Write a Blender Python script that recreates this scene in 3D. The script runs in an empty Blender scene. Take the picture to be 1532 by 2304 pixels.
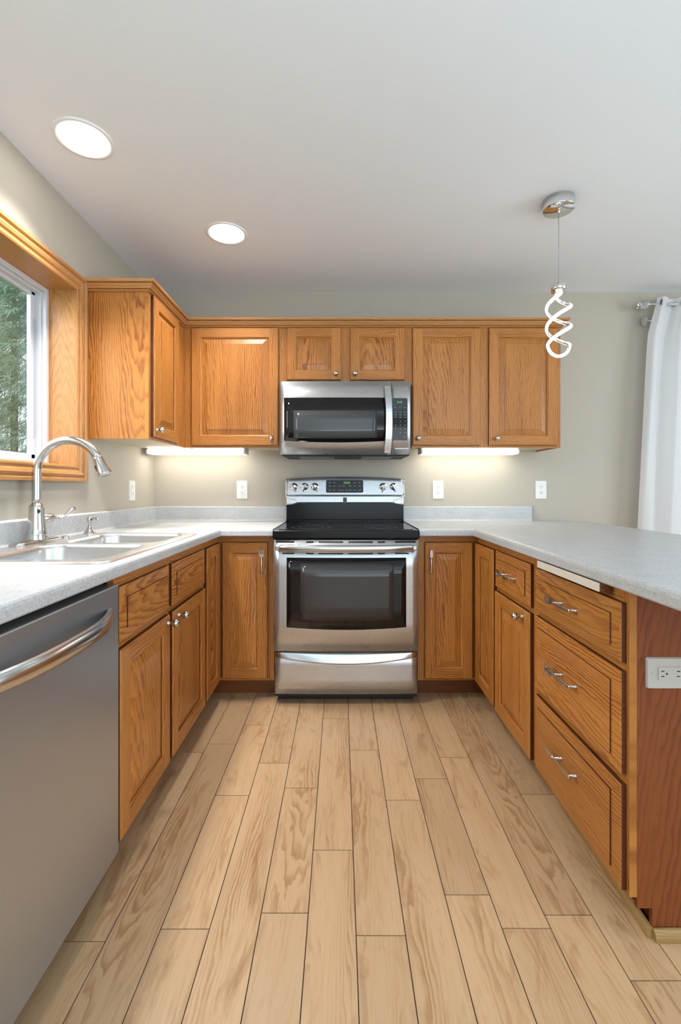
import bpy, bmesh, math, random
from mathutils import Vector, Matrix

random.seed(7)
R = math.radians
PI = math.pi
scene = bpy.context.scene
COL = scene.collection

# ------------------------------------------------------------------ camera
CAM_Z = 1.13
cam_data = bpy.data.cameras.new("camera")
cam_data.sensor_fit = 'VERTICAL'
cam_data.sensor_height = 36.0
cam_data.sensor_width = 24.0
cam_data.lens = 16.0
cam_data.shift_y = -54.0 / 2304.0
cam_data.clip_start = 0.02
cam = bpy.data.objects.new("camera", cam_data)
cam.location = (0, 0, CAM_Z)
cam.rotation_euler = (R(90), 0, 0)
COL.objects.link(cam)
scene.camera = cam

# ------------------------------------------------------------------ view
vs = scene.view_settings
scene.display_settings.display_device = 'sRGB'
vs.view_transform = 'Standard'
vs.look = 'None'
vs.gamma = 1.0
vs.use_curve_mapping = False
vs.exposure = 0.24
scene.cycles.max_bounces = 10
scene.cycles.diffuse_bounces = 6
scene.cycles.glossy_bounces = 5
scene.cycles.transparent_max_bounces = 16
scene.cycles.sample_clamp_indirect = 6.0
scene.cycles.caustics_reflective = False
scene.cycles.caustics_refractive = False
scene.cycles.use_denoising = True

# ------------------------------------------------------------------ sky
SKY_STRENGTH = 1.7
world = bpy.data.worlds.new("sky")
scene.world = world
world.use_nodes = True
wn = world.node_tree.nodes
wl = world.node_tree.links
wn.clear()
w_out = wn.new("ShaderNodeOutputWorld")
w_bg = wn.new("ShaderNodeBackground")
w_tc = wn.new("ShaderNodeTexCoord")
w_sep = wn.new("ShaderNodeSeparateXYZ")
w_ramp = wn.new("ShaderNodeValToRGB")
w_ramp.color_ramp.elements[0].position = 0.0
w_ramp.color_ramp.elements[0].color = (0.80, 0.86, 0.90, 1)
w_ramp.color_ramp.elements[1].position = 0.7
w_ramp.color_ramp.elements[1].color = (0.95, 0.98, 1.0, 1)
wl.new(w_tc.outputs['Generated'], w_sep.inputs[0])
wl.new(w_sep.outputs['Z'], w_ramp.inputs[0])
wl.new(w_ramp.outputs[0], w_bg.inputs[0])
w_bg.inputs[1].default_value = SKY_STRENGTH
wl.new(w_bg.outputs[0], w_out.inputs[0])

# ------------------------------------------------------------------ daylight and lamps out of frame
CAN_STRENGTH = 14.0          # radiance of the recessed lenses
CAN_BEAM = 10.5
CAN_COLOR = (1.0, 0.97, 0.92)
STRIP_STRENGTH = 7.0         # under cabinet tubes
PENDANT_STRENGTH = 9.0


def area_light(name, loc, rot, sx, sy, power, color=(1, 1, 1)):
    l = bpy.data.lights.new(name, 'AREA')
    l.shape = 'RECTANGLE'
    l.size = sx
    l.size_y = sy
    l.energy = power
    l.color = color
    o = bpy.data.objects.new(name, l)
    o.location = loc
    o.rotation_euler = rot
    COL.objects.link(o)
    return o


# daylight through the large windows of the adjoining room, behind the camera and on the right
area_light("rear_window_light", (1.2, -3.02, 1.25), (R(90), 0, 0), 3.6, 2.0, 32, (0.74, 0.88, 1.0))
area_light("right_window_light", (4.22, 0.2, 1.25), (R(90), 0, R(90)), 2.6, 1.9, 62, (0.74, 0.89, 1.0))
# open sky seen by the sink window, above the trees
area_light("sink_window_light", (-2.7, 1.2, 2.45), (0, R(-72), 0), 1.6, 2.2, 78, (0.93, 0.97, 1.0))
# unseen panel added behind the camera, facing up to brighten the ceiling
area_light("ceiling_fill_light", (0.6, -1.5, 1.00), (R(177), 0, 0), 2.6, 1.8, 80, (0.62, 0.84, 1.0))


# ================================================================== materials
def mat(name, color=(0.8, 0.8, 0.8), rough=0.5, metal=0.0, spec=0.5, emit=None, estr=0.0, coat=0.0, trans=0.0, ior=1.45, aniso=0.0):
    m = bpy.data.materials.new(name)
    m.use_nodes = True
    b = m.node_tree.nodes["Principled BSDF"]
    b.inputs['Base Color'].default_value = (*color, 1)
    b.inputs['Roughness'].default_value = rough
    b.inputs['Metallic'].default_value = metal
    b.inputs['Specular IOR Level'].default_value = spec
    b.inputs['IOR'].default_value = ior
    b.inputs['Coat Weight'].default_value = coat
    b.inputs['Transmission Weight'].default_value = trans
    b.inputs['Anisotropic'].default_value = aniso
    if emit:
        b.inputs['Emission Color'].default_value = (*emit, 1)
        b.inputs['Emission Strength'].default_value = estr
    return m


def N(m, kind, **kw):
    n = m.node_tree.nodes.new(kind)
    for k, v in kw.items():
        setattr(n, k, v)
    return n


def L(m, a, b):
    m.node_tree.links.new(a, b)


def math_node(m, op, a, b=None, c=None):
    n = N(m, "ShaderNodeMath", operation=op)
    for i, v in enumerate((a, b, c)):
        if v is None:
            continue
        if isinstance(v, (int, float)):
            n.inputs[i].default_value = v
        else:
            L(m, v, n.inputs[i])
    return n.outputs[0]


def wood(name, light, mid, dark, ring=150.0, taper=0.11, rough=0.33, warp=0.020, pore=0.35, coat=0.25, contrast=1.0, knots=False, tone_amt=0.22, streak=0.0, fade=(0.30, 0.68, 0.25)):
    """Grain follows the corner attribute 'grain' = (across, depth, along) per board."""
    m = mat(name, mid, rough, coat=coat)
    nt = m.node_tree
    bsdf = nt.nodes["Principled BSDF"]
    bsdf.inputs['Coat Roughness'].default_value = 0.18
    at = N(m, "ShaderNodeAttribute", attribute_name="grain")
    tone = N(m, "ShaderNodeAttribute", attribute_name="tone")
    # low frequency warp
    mp = N(m, "ShaderNodeMapping")
    mp.inputs['Scale'].default_value = (8, 8, 1.5)
    L(m, at.outputs['Vector'], mp.inputs['Vector'])
    nz = N(m, "ShaderNodeTexNoise")
    nz.inputs['Scale'].default_value = 1.0
    nz.inputs['Detail'].default_value = 3.0
    nz.inputs['Roughness'].default_value = 0.55
    L(m, mp.outputs[0], nz.inputs['Vector'])
    sub = N(m, "ShaderNodeVectorMath", operation='SUBTRACT')
    L(m, nz.outputs['Color'], sub.inputs[0])
    sub.inputs[1].default_value = (0.5, 0.5, 0.5)
    scl = N(m, "ShaderNodeVectorMath", operation='SCALE')
    L(m, sub.outputs[0], scl.inputs[0])
    scl.inputs['Scale'].default_value = warp * 4
    sq = N(m, "ShaderNodeVectorMath", operation='MULTIPLY')
    L(m, at.outputs['Vector'], sq.inputs[0])
    sq.inputs[1].default_value = (1.0, 0.6, taper)
    add = N(m, "ShaderNodeVectorMath", operation='ADD')
    L(m, sq.outputs[0], add.inputs[0])
    L(m, scl.outputs[0], add.inputs[1])
    # fine jitter of the rings
    mpj = N(m, "ShaderNodeMapping")
    mpj.inputs['Scale'].default_value = (60, 60, 14)
    L(m, at.outputs['Vector'], mpj.inputs['Vector'])
    nj = N(m, "ShaderNodeTexNoise")
    nj.inputs['Scale'].default_value = 1.0
    nj.inputs['Detail'].default_value = 2.0
    L(m, mpj.outputs[0], nj.inputs['Vector'])
    ln = N(m, "ShaderNodeVectorMath", operation='LENGTH')
    L(m, add.outputs[0], ln.inputs[0])
    r = math_node(m, 'MULTIPLY', ln.outputs['Value'], ring)
    r = math_node(m, 'ADD', r, math_node(m, 'MULTIPLY', nj.outputs['Fac'], 1.1))
    fr = math_node(m, 'FRACT', r)
    # saw shaped growth ring: slow rise, steep fall
    ramp = N(m, "ShaderNodeValToRGB")
    e = ramp.color_ramp.elements
    e[0].position = 0.0
    e[0].color = (0, 0, 0, 1)
    e[1].position = 1.0
    e[1].color = (0.12, 0.12, 0.12, 1)
    x = ramp.color_ramp.elements.new(0.42)
    x.color = (0.14, 0.14, 0.14, 1)
    x = ramp.color_ramp.elements.new(0.74)
    x.color = (0.85, 0.85, 0.85, 1)
    x = ramp.color_ramp.elements.new(0.88)
    x.color = (1, 1, 1, 1)
    L(m, fr, ramp.inputs[0])
    # pores: short dark dashes along the grain
    mpp = N(m, "ShaderNodeMapping")
    mpp.inputs['Scale'].default_value = (520, 520, 16)
    L(m, at.outputs['Vector'], mpp.inputs['Vector'])
    npn = N(m, "ShaderNodeTexNoise")
    npn.inputs['Scale'].default_value = 1.0
    npn.inputs['Detail'].default_value = 2.0
    L(m, mpp.outputs[0], npn.inputs['Vector'])
    pr = N(m, "ShaderNodeMapRange")
    pr.inputs['From Min'].default_value = 0.48
    pr.inputs['From Max'].default_value = 0.72
    L(m, npn.outputs['Fac'], pr.inputs['Value'])
    # broad colour drift
    mpb = N(m, "ShaderNodeMapping")
    mpb.inputs['Scale'].default_value = (14, 14, 1.6)
    L(m, at.outputs['Vector'], mpb.inputs['Vector'])
    nb = N(m, "ShaderNodeTexNoise")
    nb.inputs['Scale'].default_value = 1.0
    nb.inputs['Detail'].default_value = 4.0
    L(m, mpb.outputs[0], nb.inputs['Vector'])
    # strength of the rings fades in and out
    fd = N(m, "ShaderNodeMapRange")
    fd.inputs['From Min'].default_value = fade[0]
    fd.inputs['From Max'].default_value = fade[1]
    fd.inputs['To Min'].default_value = fade[2]
    fd.inputs['To Max'].default_value = 1.0
    L(m, nb.outputs['Fac'], fd.inputs['Value'])
    rr = math_node(m, 'MULTIPLY', ramp.outputs['Color'], fd.outputs[0])
    rr = math_node(m, 'MULTIPLY', rr, contrast)
    rr = math_node(m, 'ADD', rr, math_node(m, 'MULTIPLY', pr.outputs[0], pore))
    if streak:
        mps = N(m, "ShaderNodeMapping")
        mps.inputs['Scale'].default_value = (95, 95, 1.7)
        L(m, add.outputs[0], mps.inputs['Vector'])
        mps.inputs['Scale'].default_value = (95, 95, 12)
        nst = N(m, "ShaderNodeTexNoise")
        nst.inputs['Scale'].default_value = 1.0
        nst.inputs['Detail'].default_value = 4.0
        nst.inputs['Roughness'].default_value = 0.6
        L(m, mps.outputs[0], nst.inputs['Vector'])
        srm = N(m, "ShaderNodeMapRange")
        srm.inputs['From Min'].default_value = 0.52
        srm.inputs['From Max'].default_value = 0.78
        L(m, nst.outputs['Fac'], srm.inputs['Value'])
        rr = math_node(m, 'ADD', rr, math_node(m, 'MULTIPLY', srm.outputs[0], streak))
    rr = math_node(m, 'MINIMUM', rr, 1.0)
    base = N(m, "ShaderNodeMix", data_type='RGBA')
    base.inputs['A'].default_value = (*light, 1)
    base.inputs['B'].default_value = (*mid, 1)
    L(m, nb.outputs['Fac'], base.inputs['Factor'])
    mx = N(m, "ShaderNodeMix", data_type='RGBA')
    L(m, rr, mx.inputs['Factor'])
    L(m, base.outputs['Result'], mx.inputs['A'])
    mx.inputs['B'].default_value = (*dark, 1)
    last = mx.outputs['Result']
    if knots:
        mk = N(m, "ShaderNodeMapping")
        mk.inputs['Scale'].default_value = (7.5, 7.5, 2.1)
        L(m, at.outputs['Vector'], mk.inputs['Vector'])
        vk = N(m, "ShaderNodeTexNoise")
        vk.inputs['Scale'].default_value = 1.3
        vk.inputs['Detail'].default_value = 6.0
        vk.inputs['Roughness'].default_value = 0.62
        vk.inputs['Distortion'].default_value = 1.4
        L(m, mk.outputs[0], vk.inputs['Vector'])
        kr = N(m, "ShaderNodeMapRange")
        kr.inputs['From Min'].default_value = 0.53
        kr.inputs['From Max'].default_value = 0.74
        kr.inputs['To Max'].default_value = 0.75
        L(m, vk.outputs['Fac'], kr.inputs['Value'])
        mk2 = N(m, "ShaderNodeMix", data_type='RGBA')
        L(m, kr.outputs[0], mk2.inputs['Factor'])
        L(m, last, mk2.inputs['A'])
        mk2.inputs['B'].default_value = (dark[0] * 0.95, dark[1] * 0.85, dark[2] * 0.75, 1)
        last = mk2.outputs['Result']
    hsv = N(m, "ShaderNodeHueSaturation")
    L(m, last, hsv.inputs['Color'])
    tv = math_node(m, 'ADD', math_node(m, 'MULTIPLY', tone.outputs['Fac'], tone_amt), 1.0 - tone_amt / 2)
    L(m, tv, hsv.inputs['Value'])
    L(m, hsv.outputs[0], bsdf.inputs['Base Color'])
    bp = N(m, "ShaderNodeBump")
    bp.inputs['Strength'].default_value = 0.12
    bp.inputs['Distance'].default_value = 0.0006
    bp.invert = True
    L(m, rr, bp.inputs['Height'])
    L(m, bp.outputs[0], bsdf.inputs['Normal'])
    return m


def obj_coord(m, scale=(1, 1, 1)):
    tc = N(m, "ShaderNodeTexCoord")
    mp = N(m, "ShaderNodeMapping")
    mp.inputs['Scale'].default_value = scale
    L(m, tc.outputs['Object'], mp.inputs['Vector'])
    return mp.outputs[0]


def noise(m, vec, scale, detail=2.0, rough=0.5):
    n = N(m, "ShaderNodeTexNoise")
    n.inputs['Scale'].default_value = scale
    n.inputs['Detail'].default_value = detail
    n.inputs['Roughness'].default_value = rough
    L(m, vec, n.inputs['Vector'])
    return n.outputs['Fac']


def bump(m, height, strength, dist):
    b = N(m, "ShaderNodeBump")
    b.inputs['Strength'].default_value = strength
    b.inputs['Distance'].default_value = dist
    L(m, height, b.inputs['Height'])
    L(m, b.outputs[0], m.node_tree.nodes["Principled BSDF"].inputs['Normal'])


OAK = wood("honey_oak", (0.56, 0.243, 0.056), (0.47, 0.178, 0.032), (0.225, 0.060, 0.008), ring=105, taper=0.085, warp=0.017, contrast=1.0, coat=0.10, rough=0.38)
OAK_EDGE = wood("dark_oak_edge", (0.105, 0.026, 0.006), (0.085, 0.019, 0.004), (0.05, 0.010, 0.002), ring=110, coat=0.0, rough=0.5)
OAK_SHADED = wood("shaded_oak_panel", (0.235, 0.062, 0.010), (0.20, 0.049, 0.007), (0.10, 0.020, 0.003), ring=80, taper=0.16, coat=0.0, rough=0.55, contrast=0.9, pore=0.2, warp=0.014)  # same oak, with the end panel's shade put into the colour
OAK_KICK = wood("dark_oak_kick", (0.20, 0.065, 0.018), (0.16, 0.05, 0.013), (0.09, 0.026, 0.007), ring=110)
OAK_PALE = wood("pale_trim_oak", (0.53, 0.265, 0.095), (0.46, 0.215, 0.066), (0.29, 0.11, 0.028), ring=120, contrast=0.7, coat=0.1, rough=0.38)
FLOOR = wood("light_plank", (0.54, 0.365, 0.212), (0.48, 0.303, 0.158), (0.27, 0.125, 0.048), ring=92, taper=0.060, rough=0.40, warp=0.030, pore=0.10, coat=0.06,
             contrast=0.66, knots=True, tone_amt=0.16, streak=0.30, fade=(0.46, 0.66, 0.06))
SEAM = mat("floor_seam", (0.035, 0.03, 0.026), 0.8)

WALL = mat("taupe_wall_paint", (0.47, 0.425, 0.355), 0.62, spec=0.35)
bump(WALL, noise(WALL, obj_coord(WALL), 95, 3), 0.12, 0.002)
CEIL = mat("white_ceiling_paint", (0.83, 0.87, 0.92), 0.85, spec=0.2)
bump(CEIL, noise(CEIL, obj_coord(CEIL), 60, 3), 0.08, 0.002)

COUNTER = mat("grey_laminate", (0.5, 0.5, 0.5), 0.34, spec=0.45)
_v = obj_coord(COUNTER)
_a = noise(COUNTER, _v, 130, 5, 0.65)
_b = noise(COUNTER, _v, 420, 2)
_c = noise(COUNTER, _v, 14, 3)
_s = math_node(COUNTER, 'ADD', math_node(COUNTER, 'MULTIPLY', _a, 0.55), math_node(COUNTER, 'MULTIPLY', _b, 0.30))
_s = math_node(COUNTER, 'ADD', _s, math_node(COUNTER, 'MULTIPLY', _c, 0.15))
_r = N(COUNTER, "ShaderNodeValToRGB")
_r.color_ramp.elements[0].position = 0.36
_r.color_ramp.elements[0].color = (0.34, 0.345, 0.35, 1)
_r.color_ramp.elements[1].position = 0.62
_r.color_ramp.elements[1].color = (0.59, 0.595, 0.605, 1)
_e = _r.color_ramp.elements.new(0.48)
_e.color = (0.50, 0.505, 0.515, 1)
L(COUNTER, _s, _r.inputs[0])
L(COUNTER, _r.outputs[0], COUNTER.node_tree.nodes["Principled BSDF"].inputs['Base Color'])


def steel(name, color, rough, sc, strength=0.10):
    m = mat(name, color, rough, 0.86)
    v = obj_coord(m, sc)
    f = noise(m, v, 1.0, 3)
    bump(m, f, strength, 0.0004)
    mr = N(m, "ShaderNodeMapRange")
    mr.inputs['To Min'].default_value = rough - 0.05
    mr.inputs['To Max'].default_value = rough + 0.07
    L(m, f, mr.inputs['Value'])
    L(m, mr.outputs[0], m.node_tree.nodes["Principled BSDF"].inputs['Roughness'])
    return m


STEEL = steel("brushed_steel", (0.57, 0.585, 0.605), 0.28, (6, 900, 900))
STEEL_DW = steel("brushed_steel_dishwasher", (0.43, 0.46, 0.49), 0.36, (3, 700, 700), 0.08)
STEEL_SINK = steel("sink_steel", (0.68, 0.68, 0.68), 0.24, (40, 40, 40), 0.03)
STEEL_SMOOTH = mat("satin_steel", (0.62, 0.64, 0.66), 0.20, 1.0)
NICKEL = mat("brushed_nickel", (0.58, 0.57, 0.55), 0.20, 1.0)
CHROME = mat("chrome", (0.80, 0.80, 0.80), 0.05, 1.0)
PEWTER = mat("pewter", (0.60, 0.59, 0.58), 0.26, 1.0)
BLACK_GLASS = mat("black_glass", (0.006, 0.006, 0.007), 0.06, spec=0.5)
BLACK_ENAMEL = mat("black_enamel", (0.007, 0.007, 0.008), 0.16, spec=0.22)
OVEN_GLASS = mat("oven_window_glass", (0.045, 0.043, 0.045), 0.10)
MICRO_MESH = mat("microwave_screen", (0.055, 0.058, 0.062), 0.18)
DARK = mat("dark_plastic", (0.015, 0.015, 0.016), 0.5)
DARK_GREY = mat("dark_grey_metal", (0.10, 0.10, 0.105), 0.45, 0.6)
GREY_FILTER = mat("grey_filter", (0.30, 0.30, 0.30), 0.45, 0.8)
WHITE_PL = mat("white_plastic", (0.80, 0.80, 0.77), 0.35)
GREY_PL = mat("grey_white_plastic", (0.50, 0.50, 0.49), 0.35)
SLOT = mat("slot_black", (0.01, 0.01, 0.01), 0.6)
VINYL = mat("white_vinyl", (0.60, 0.61, 0.65), 0.40)
VINYL_GREY = mat("grey_sash_track", (0.45, 0.45, 0.50), 0.5)
WHITE_TRIM = mat("white_metal_trim", (0.85, 0.85, 0.85), 0.45)
CAN_LENS = mat("lamp_lens", (1, 1, 1), 0.5, emit=(1.0, 0.97, 0.93), estr=CAN_STRENGTH)
STRIP_LENS = mat("tube_lens", (1, 1, 1), 0.5, emit=(1.0, 0.955, 0.85), estr=STRIP_STRENGTH)
PEND_LENS = mat("pendant_lens", (1, 1, 1), 0.5, emit=(1.0, 0.96, 0.88), estr=PENDANT_STRENGTH)
GREEN_LED = mat("green_led", (0.0, 0.0, 0.0), 0.5, emit=(0.25, 0.85, 0.12), estr=0.9)
KEY_PRINT = mat("key_print", (0.35, 0.35, 0.36), 0.5)
LOGO_PRINT = mat("logo_print", (0.03, 0.03, 0.03), 0.4)
PALE_EDGE = mat("pale_board_edge", (0.72, 0.66, 0.56), 0.45)
CRYSTAL = mat("crystal", (0.92, 0.92, 0.94), 0.04, trans=0.75, ior=1.5)
BRONZE = mat("dark_nickel", (0.13, 0.12, 0.115), 0.25, 0.9)
UNDERSIDE = mat("cabinet_underside", (0.62, 0.56, 0.42), 0.6)

GLASS = bpy.data.materials.new("window_glass")
GLASS.use_nodes = True
GLASS.node_tree.nodes.clear()
_o = N(GLASS, "ShaderNodeOutputMaterial")
_mx = N(GLASS, "ShaderNodeMixShader")
_t = N(GLASS, "ShaderNodeBsdfTransparent")
_t.inputs[0].default_value = (0.93, 0.96, 0.95, 1)
_g = N(GLASS, "ShaderNodeBsdfGlossy")
_g.inputs['Roughness'].default_value = 0.02
_f = N(GLASS, "ShaderNodeLayerWeight")
_f.inputs['Blend'].default_value = 0.5
L(GLASS, math_node(GLASS, 'ADD', math_node(GLASS, 'MULTIPLY', math_node(GLASS, 'POWER', _f.outputs['Facing'], 4.0), 0.5), 0.03), _mx.inputs[0])
L(GLASS, _t.outputs[0], _mx.inputs[1])
L(GLASS, _g.outputs[0], _mx.inputs[2])
L(GLASS, _mx.outputs[0], _o.inputs[0])

CLOTH = bpy.data.materials.new("white_curtain_cloth")
CLOTH.use_nodes = True
CLOTH.node_tree.nodes.clear()
_o = N(CLOTH, "ShaderNodeOutputMaterial")
_mx = N(CLOTH, "ShaderNodeMixShader")
_mx.inputs[0].default_value = 0.35
_d = N(CLOTH, "ShaderNodeBsdfDiffuse")
_d.inputs[0].default_value = (0.86, 0.86, 0.88, 1)
_t = N(CLOTH, "ShaderNodeBsdfTranslucent")
_t.inputs[0].default_value = (0.86, 0.86, 0.88, 1)
L(CLOTH, _d.outputs[0], _mx.inputs[1])
L(CLOTH, _t.outputs[0], _mx.inputs[2])
L(CLOTH, _mx.outputs[0], _o.inputs[0])

FOLIAGE = mat("pine_needles", (0.10, 0.17, 0.11), 0.6)
_v = obj_coord(FOLIAGE)
_n = noise(FOLIAGE, _v, 1.6, 4, 0.6)
_r = N(FOLIAGE, "ShaderNodeValToRGB")
_r.color_ramp.elements[0].position = 0.35
_r.color_ramp.elements[0].color = (0.14, 0.21, 0.12, 1)
_r.color_ramp.elements[1].position = 0.65
_r.color_ramp.elements[1].color = (0.52, 0.68, 0.58, 1)
L(FOLIAGE, _n, _r.inputs[0])
L(FOLIAGE, _r.outputs[0], FOLIAGE.node_tree.nodes["Principled BSDF"].inputs['Base Color'])
BARK = mat("bark", (0.09, 0.06, 0.045), 0.9)
LAWN = mat("lawn", (0.10, 0.20, 0.06), 0.9)


# ================================================================== mesh helpers
class Board:
    """One piece of timber: maps a point to (across, depth, along) + a random place in the log."""
    def __init__(self, axis='z', straight=False):
        self.axis = axis
        if straight:
            self.u0 = random.choice((-1, 1)) * random.uniform(0.22, 0.45)
        else:
            self.u0 = random.uniform(-0.12, 0.12)
        self.v0 = random.uniform(0.01, 0.08)
        self.w0 = random.uniform(-0.2, 0.2) if straight else random.choice((-1, 1)) * random.uniform(0.2, 1.8)
        self.tone = random.random()
        self.c = None

    def at(self, p):
        if self.c is None:
            self.c = Vector(p)
        d = Vector(p) - self.c
        if self.axis == 'z':
            return (d.x + self.u0 + (d.y if abs(d.y) > 0.06 else 0), self.v0, d.z + self.w0)
        if self.axis == 'x':
            return (d.z + self.u0 + (d.y if abs(d.y) > 0.06 else 0), self.v0, d.x + self.w0)
        return (d.x + self.u0 + d.z, self.v0, d.y + self.w0)


class MB:
    def __init__(self):
        self.bm = bmesh.new()
        self.g = self.bm.loops.layers.float_vector.new('grain')
        self.t = self.bm.loops.layers.float.new('tone')

    def face(self, pts, board=None, m=0, smooth=False):
        vsx = [self.bm.verts.new(p) for p in pts]
        try:
            f = self.bm.faces.new(vsx)
        except ValueError:
            return None
        f.material_index = m
        f.smooth = smooth
        if board:
            for lp in f.loops:
                lp[self.g] = board.at(lp.vert.co)
                lp[self.t] = board.tone
        return f

    def absorb(self, tmp, board=None, m=None, smooth=None, mx=None):
        for f in tmp.faces:
            pts = [(mx @ v.co) if mx else v.co.copy() for v in f.verts]
            self.face(pts, board, f.material_index if m is None else m, f.smooth if smooth is None else smooth)
        tmp.free()

    def box(self, x0, x1, y0, y1, z0, z1, board=None, m=0, bev=0.0, seg=1, mx=None, smooth=False):
        tmp = bmesh.new()
        bmesh.ops.create_cube(tmp, size=1.0)
        for v in tmp.verts:
            v.co = Vector(((x0 + x1) / 2 + v.co.x * (x1 - x0), (y0 + y1) / 2 + v.co.y * (y1 - y0), (z0 + z1) / 2 + v.co.z * (z1 - z0)))
        if bev:
            bmesh.ops.bevel(tmp, geom=list(tmp.edges), offset=bev, segments=seg, affect='EDGES', profile=0.5)
        self.absorb(tmp, board, m, smooth, mx)
        return self

    def prism(self, poly, a0, a1, axes, board=None, m=0, smooth_side=False):
        """poly: 2D points; axes(u, v, a) -> xyz."""
        n = len(poly)
        for i in range(n):
            p, q = poly[i], poly[(i + 1) % n]
            self.face([axes(*p, a0), axes(*q, a0), axes(*q, a1), axes(*p, a1)], board, m, smooth_side)
        self.face([axes(*p, a0) for p in reversed(poly)], board, m)
        self.face([axes(*p, a1) for p in poly], board, m)
        return self

    def lathe(self, prof, mx=None, seg=24, m=0, cap0=True, cap1=True):
        mx = mx or Matrix.Identity(4)
        rings = []
        for r, h in prof:
            rings.append([mx @ Vector((r * math.cos(2 * PI * i / seg), r * math.sin(2 * PI * i / seg), h)) for i in range(seg)])
        for a, b in zip(rings, rings[1:]):
            for i in range(seg):
                j = (i + 1) % seg
                self.face([a[i], a[j], b[j], b[i]], None, m, True)
        if cap0 and prof[0][0] > 1e-5:
            self.face(list(reversed(rings[0])), None, m)
        if cap1 and prof[-1][0] > 1e-5:
            self.face(rings[-1], None, m)
        return self

    def tube(self, pts, rad, seg=12, m=0, caps=True, flat=None, up=None, closed=False):
        """sweep a circle (or ellipse flat=(ra, rb)) along a polyline"""
        pts = [Vector(p) for p in pts]
        n = len(pts)
        rings = []
        prev = None
        for i, p in enumerate(pts):
            if closed:
                t = pts[(i + 1) % n] - pts[i - 1]
            else:
                t = pts[min(i + 1, n - 1)] - pts[max(i - 1, 0)]
            t.normalize()
            if up is not None:
                s = t.cross(Vector(up))
                if s.length < 1e-4:
                    s = t.orthogonal()
            elif prev is None:
                s = t.orthogonal()
            else:
                s = prev - t * prev.dot(t)
            s.normalize()
            prev = s
            b = t.cross(s)
            r = rad[i] if isinstance(rad, (list, tuple)) else rad
            ra, rb = (r, r) if flat is None else (r * flat[0], r * flat[1])
            rings.append([p + s * ra * math.cos(2 * PI * k / seg) + b * rb * math.sin(2 * PI * k / seg) for k in range(seg)])
        pairs = list(zip(rings, rings[1:]))
        if closed:
            pairs.append((rings[-1], rings[0]))
        for a, b in pairs:
            for k in range(seg):
                j = (k + 1) % seg
                self.face([a[k], a[j], b[j], b[k]], None, m, True)
        if caps and not closed:
            self.face(list(reversed(rings[0])), None, m)
            self.face(rings[-1], None, m)
        return self

    def loft(self, xs, zb, zt, yf, depth, rows=6, m=0, smooth=True, board=None):
        """panel whose front (towards -y) is y = yf(x, z) between zb(x) and zt(x), with depth behind"""
        grid = []
        for x in xs:
            col = []
            for k in range(rows + 1):
                z = zb(x) + (zt(x) - zb(x)) * k / rows
                col.append(Vector((x, yf(x, z), z)))
            grid.append(col)
        for a, b in zip(grid, grid[1:]):
            for k in range(rows):
                self.face([a[k], b[k], b[k + 1], a[k + 1]], board, m, smooth)
        back = [[Vector((p.x, p.y + depth, p.z)) for p in c] for c in grid]
        for a, b in zip(back, back[1:]):
            for k in range(rows):
                self.face([a[k + 1], b[k + 1], b[k], a[k]], board, m)
        for i in range(len(xs) - 1):
            self.face([grid[i + 1][0], grid[i][0], back[i][0], back[i + 1][0]], board, m)
            self.face([grid[i][-1], grid[i + 1][-1], back[i + 1][-1], back[i][-1]], board, m)
        for k in range(rows):
            self.face([grid[0][k], grid[0][k + 1], back[0][k + 1], back[0][k]], board, m)
            self.face([grid[-1][k + 1], grid[-1][k], back[-1][k], back[-1][k + 1]], board, m)
        return self

    def sweep(self, path, prof, fmap=None, closed=False, boards=None, m=0, smooth=False, caps=True):
        """mitred sweep of prof [(out, h)] along 2D path; out is to the right of travel"""
        fmap = fmap or (lambda a, b, c: (a, b, c))
        n = len(path)
        P = [Vector(p) for p in path]
        rows = []
        for i in range(n):
            def nrm(a, b):
                d = (b - a).normalized()
                return Vector((d.y, -d.x))
            if closed or 0 < i < n - 1:
                n1 = nrm(P[i - 1], P[i])
                n2 = nrm(P[i], P[(i + 1) % n])
                mm = (n1 + n2)
                mm.normalize()
                k = 1.0 / max(0.2, mm.dot(n1))
                off = mm * k
            elif i == 0:
                off = nrm(P[0], P[1])
            else:
                off = nrm(P[-2], P[-1])
            rows.append([Vector(fmap(P[i].x + off.x * o, P[i].y + off.y * o, h)) for o, h in prof])
        idx = list(range(n - 1)) + ([n - 1] if closed else [])
        for i in idx:
            a, b = rows[i], rows[(i + 1) % n]
            bd = boards[i % len(boards)] if boards else None
            for k in range(len(prof) - 1):
                self.face([a[k], b[k], b[k + 1], a[k + 1]], bd, m, smooth)
        if caps and not closed:
            bd = boards[0] if boards else None
            self.face(list(reversed(rows[0])), bd, m)
            self.face(rows[-1], bd, m)
        return self

    def map(self, fn):
        for v in self.bm.verts:
            v.co = Vector(fn(v.co))
        return self

    def build(self, name, mats, parent=None, loc=(0, 0, 0), rotz=0.0, merge=True, normals=True):
        if merge:
            bmesh.ops.remove_doubles(self.bm, verts=list(self.bm.verts), dist=1e-5)
        if normals:
            bmesh.ops.recalc_face_normals(self.bm, faces=list(self.bm.faces))
        me = bpy.data.meshes.new(name)
        self.bm.to_mesh(me)
        self.bm.free()
        for x in (mats if isinstance(mats, (list, tuple)) else [mats]):
            me.materials.append(x)
        o = bpy.data.objects.new(name, me)
        o.location = loc
        o.rotation_euler = (0, 0, rotz)
        COL.objects.link(o)
        if parent:
            o.parent = parent
        return o


def tag(o, label, cat, group=None, kind=None):
    o["label"] = label
    o["category"] = cat
    if group:
        o["group"] = group
    if kind:
        o["kind"] = kind
    return o


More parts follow.
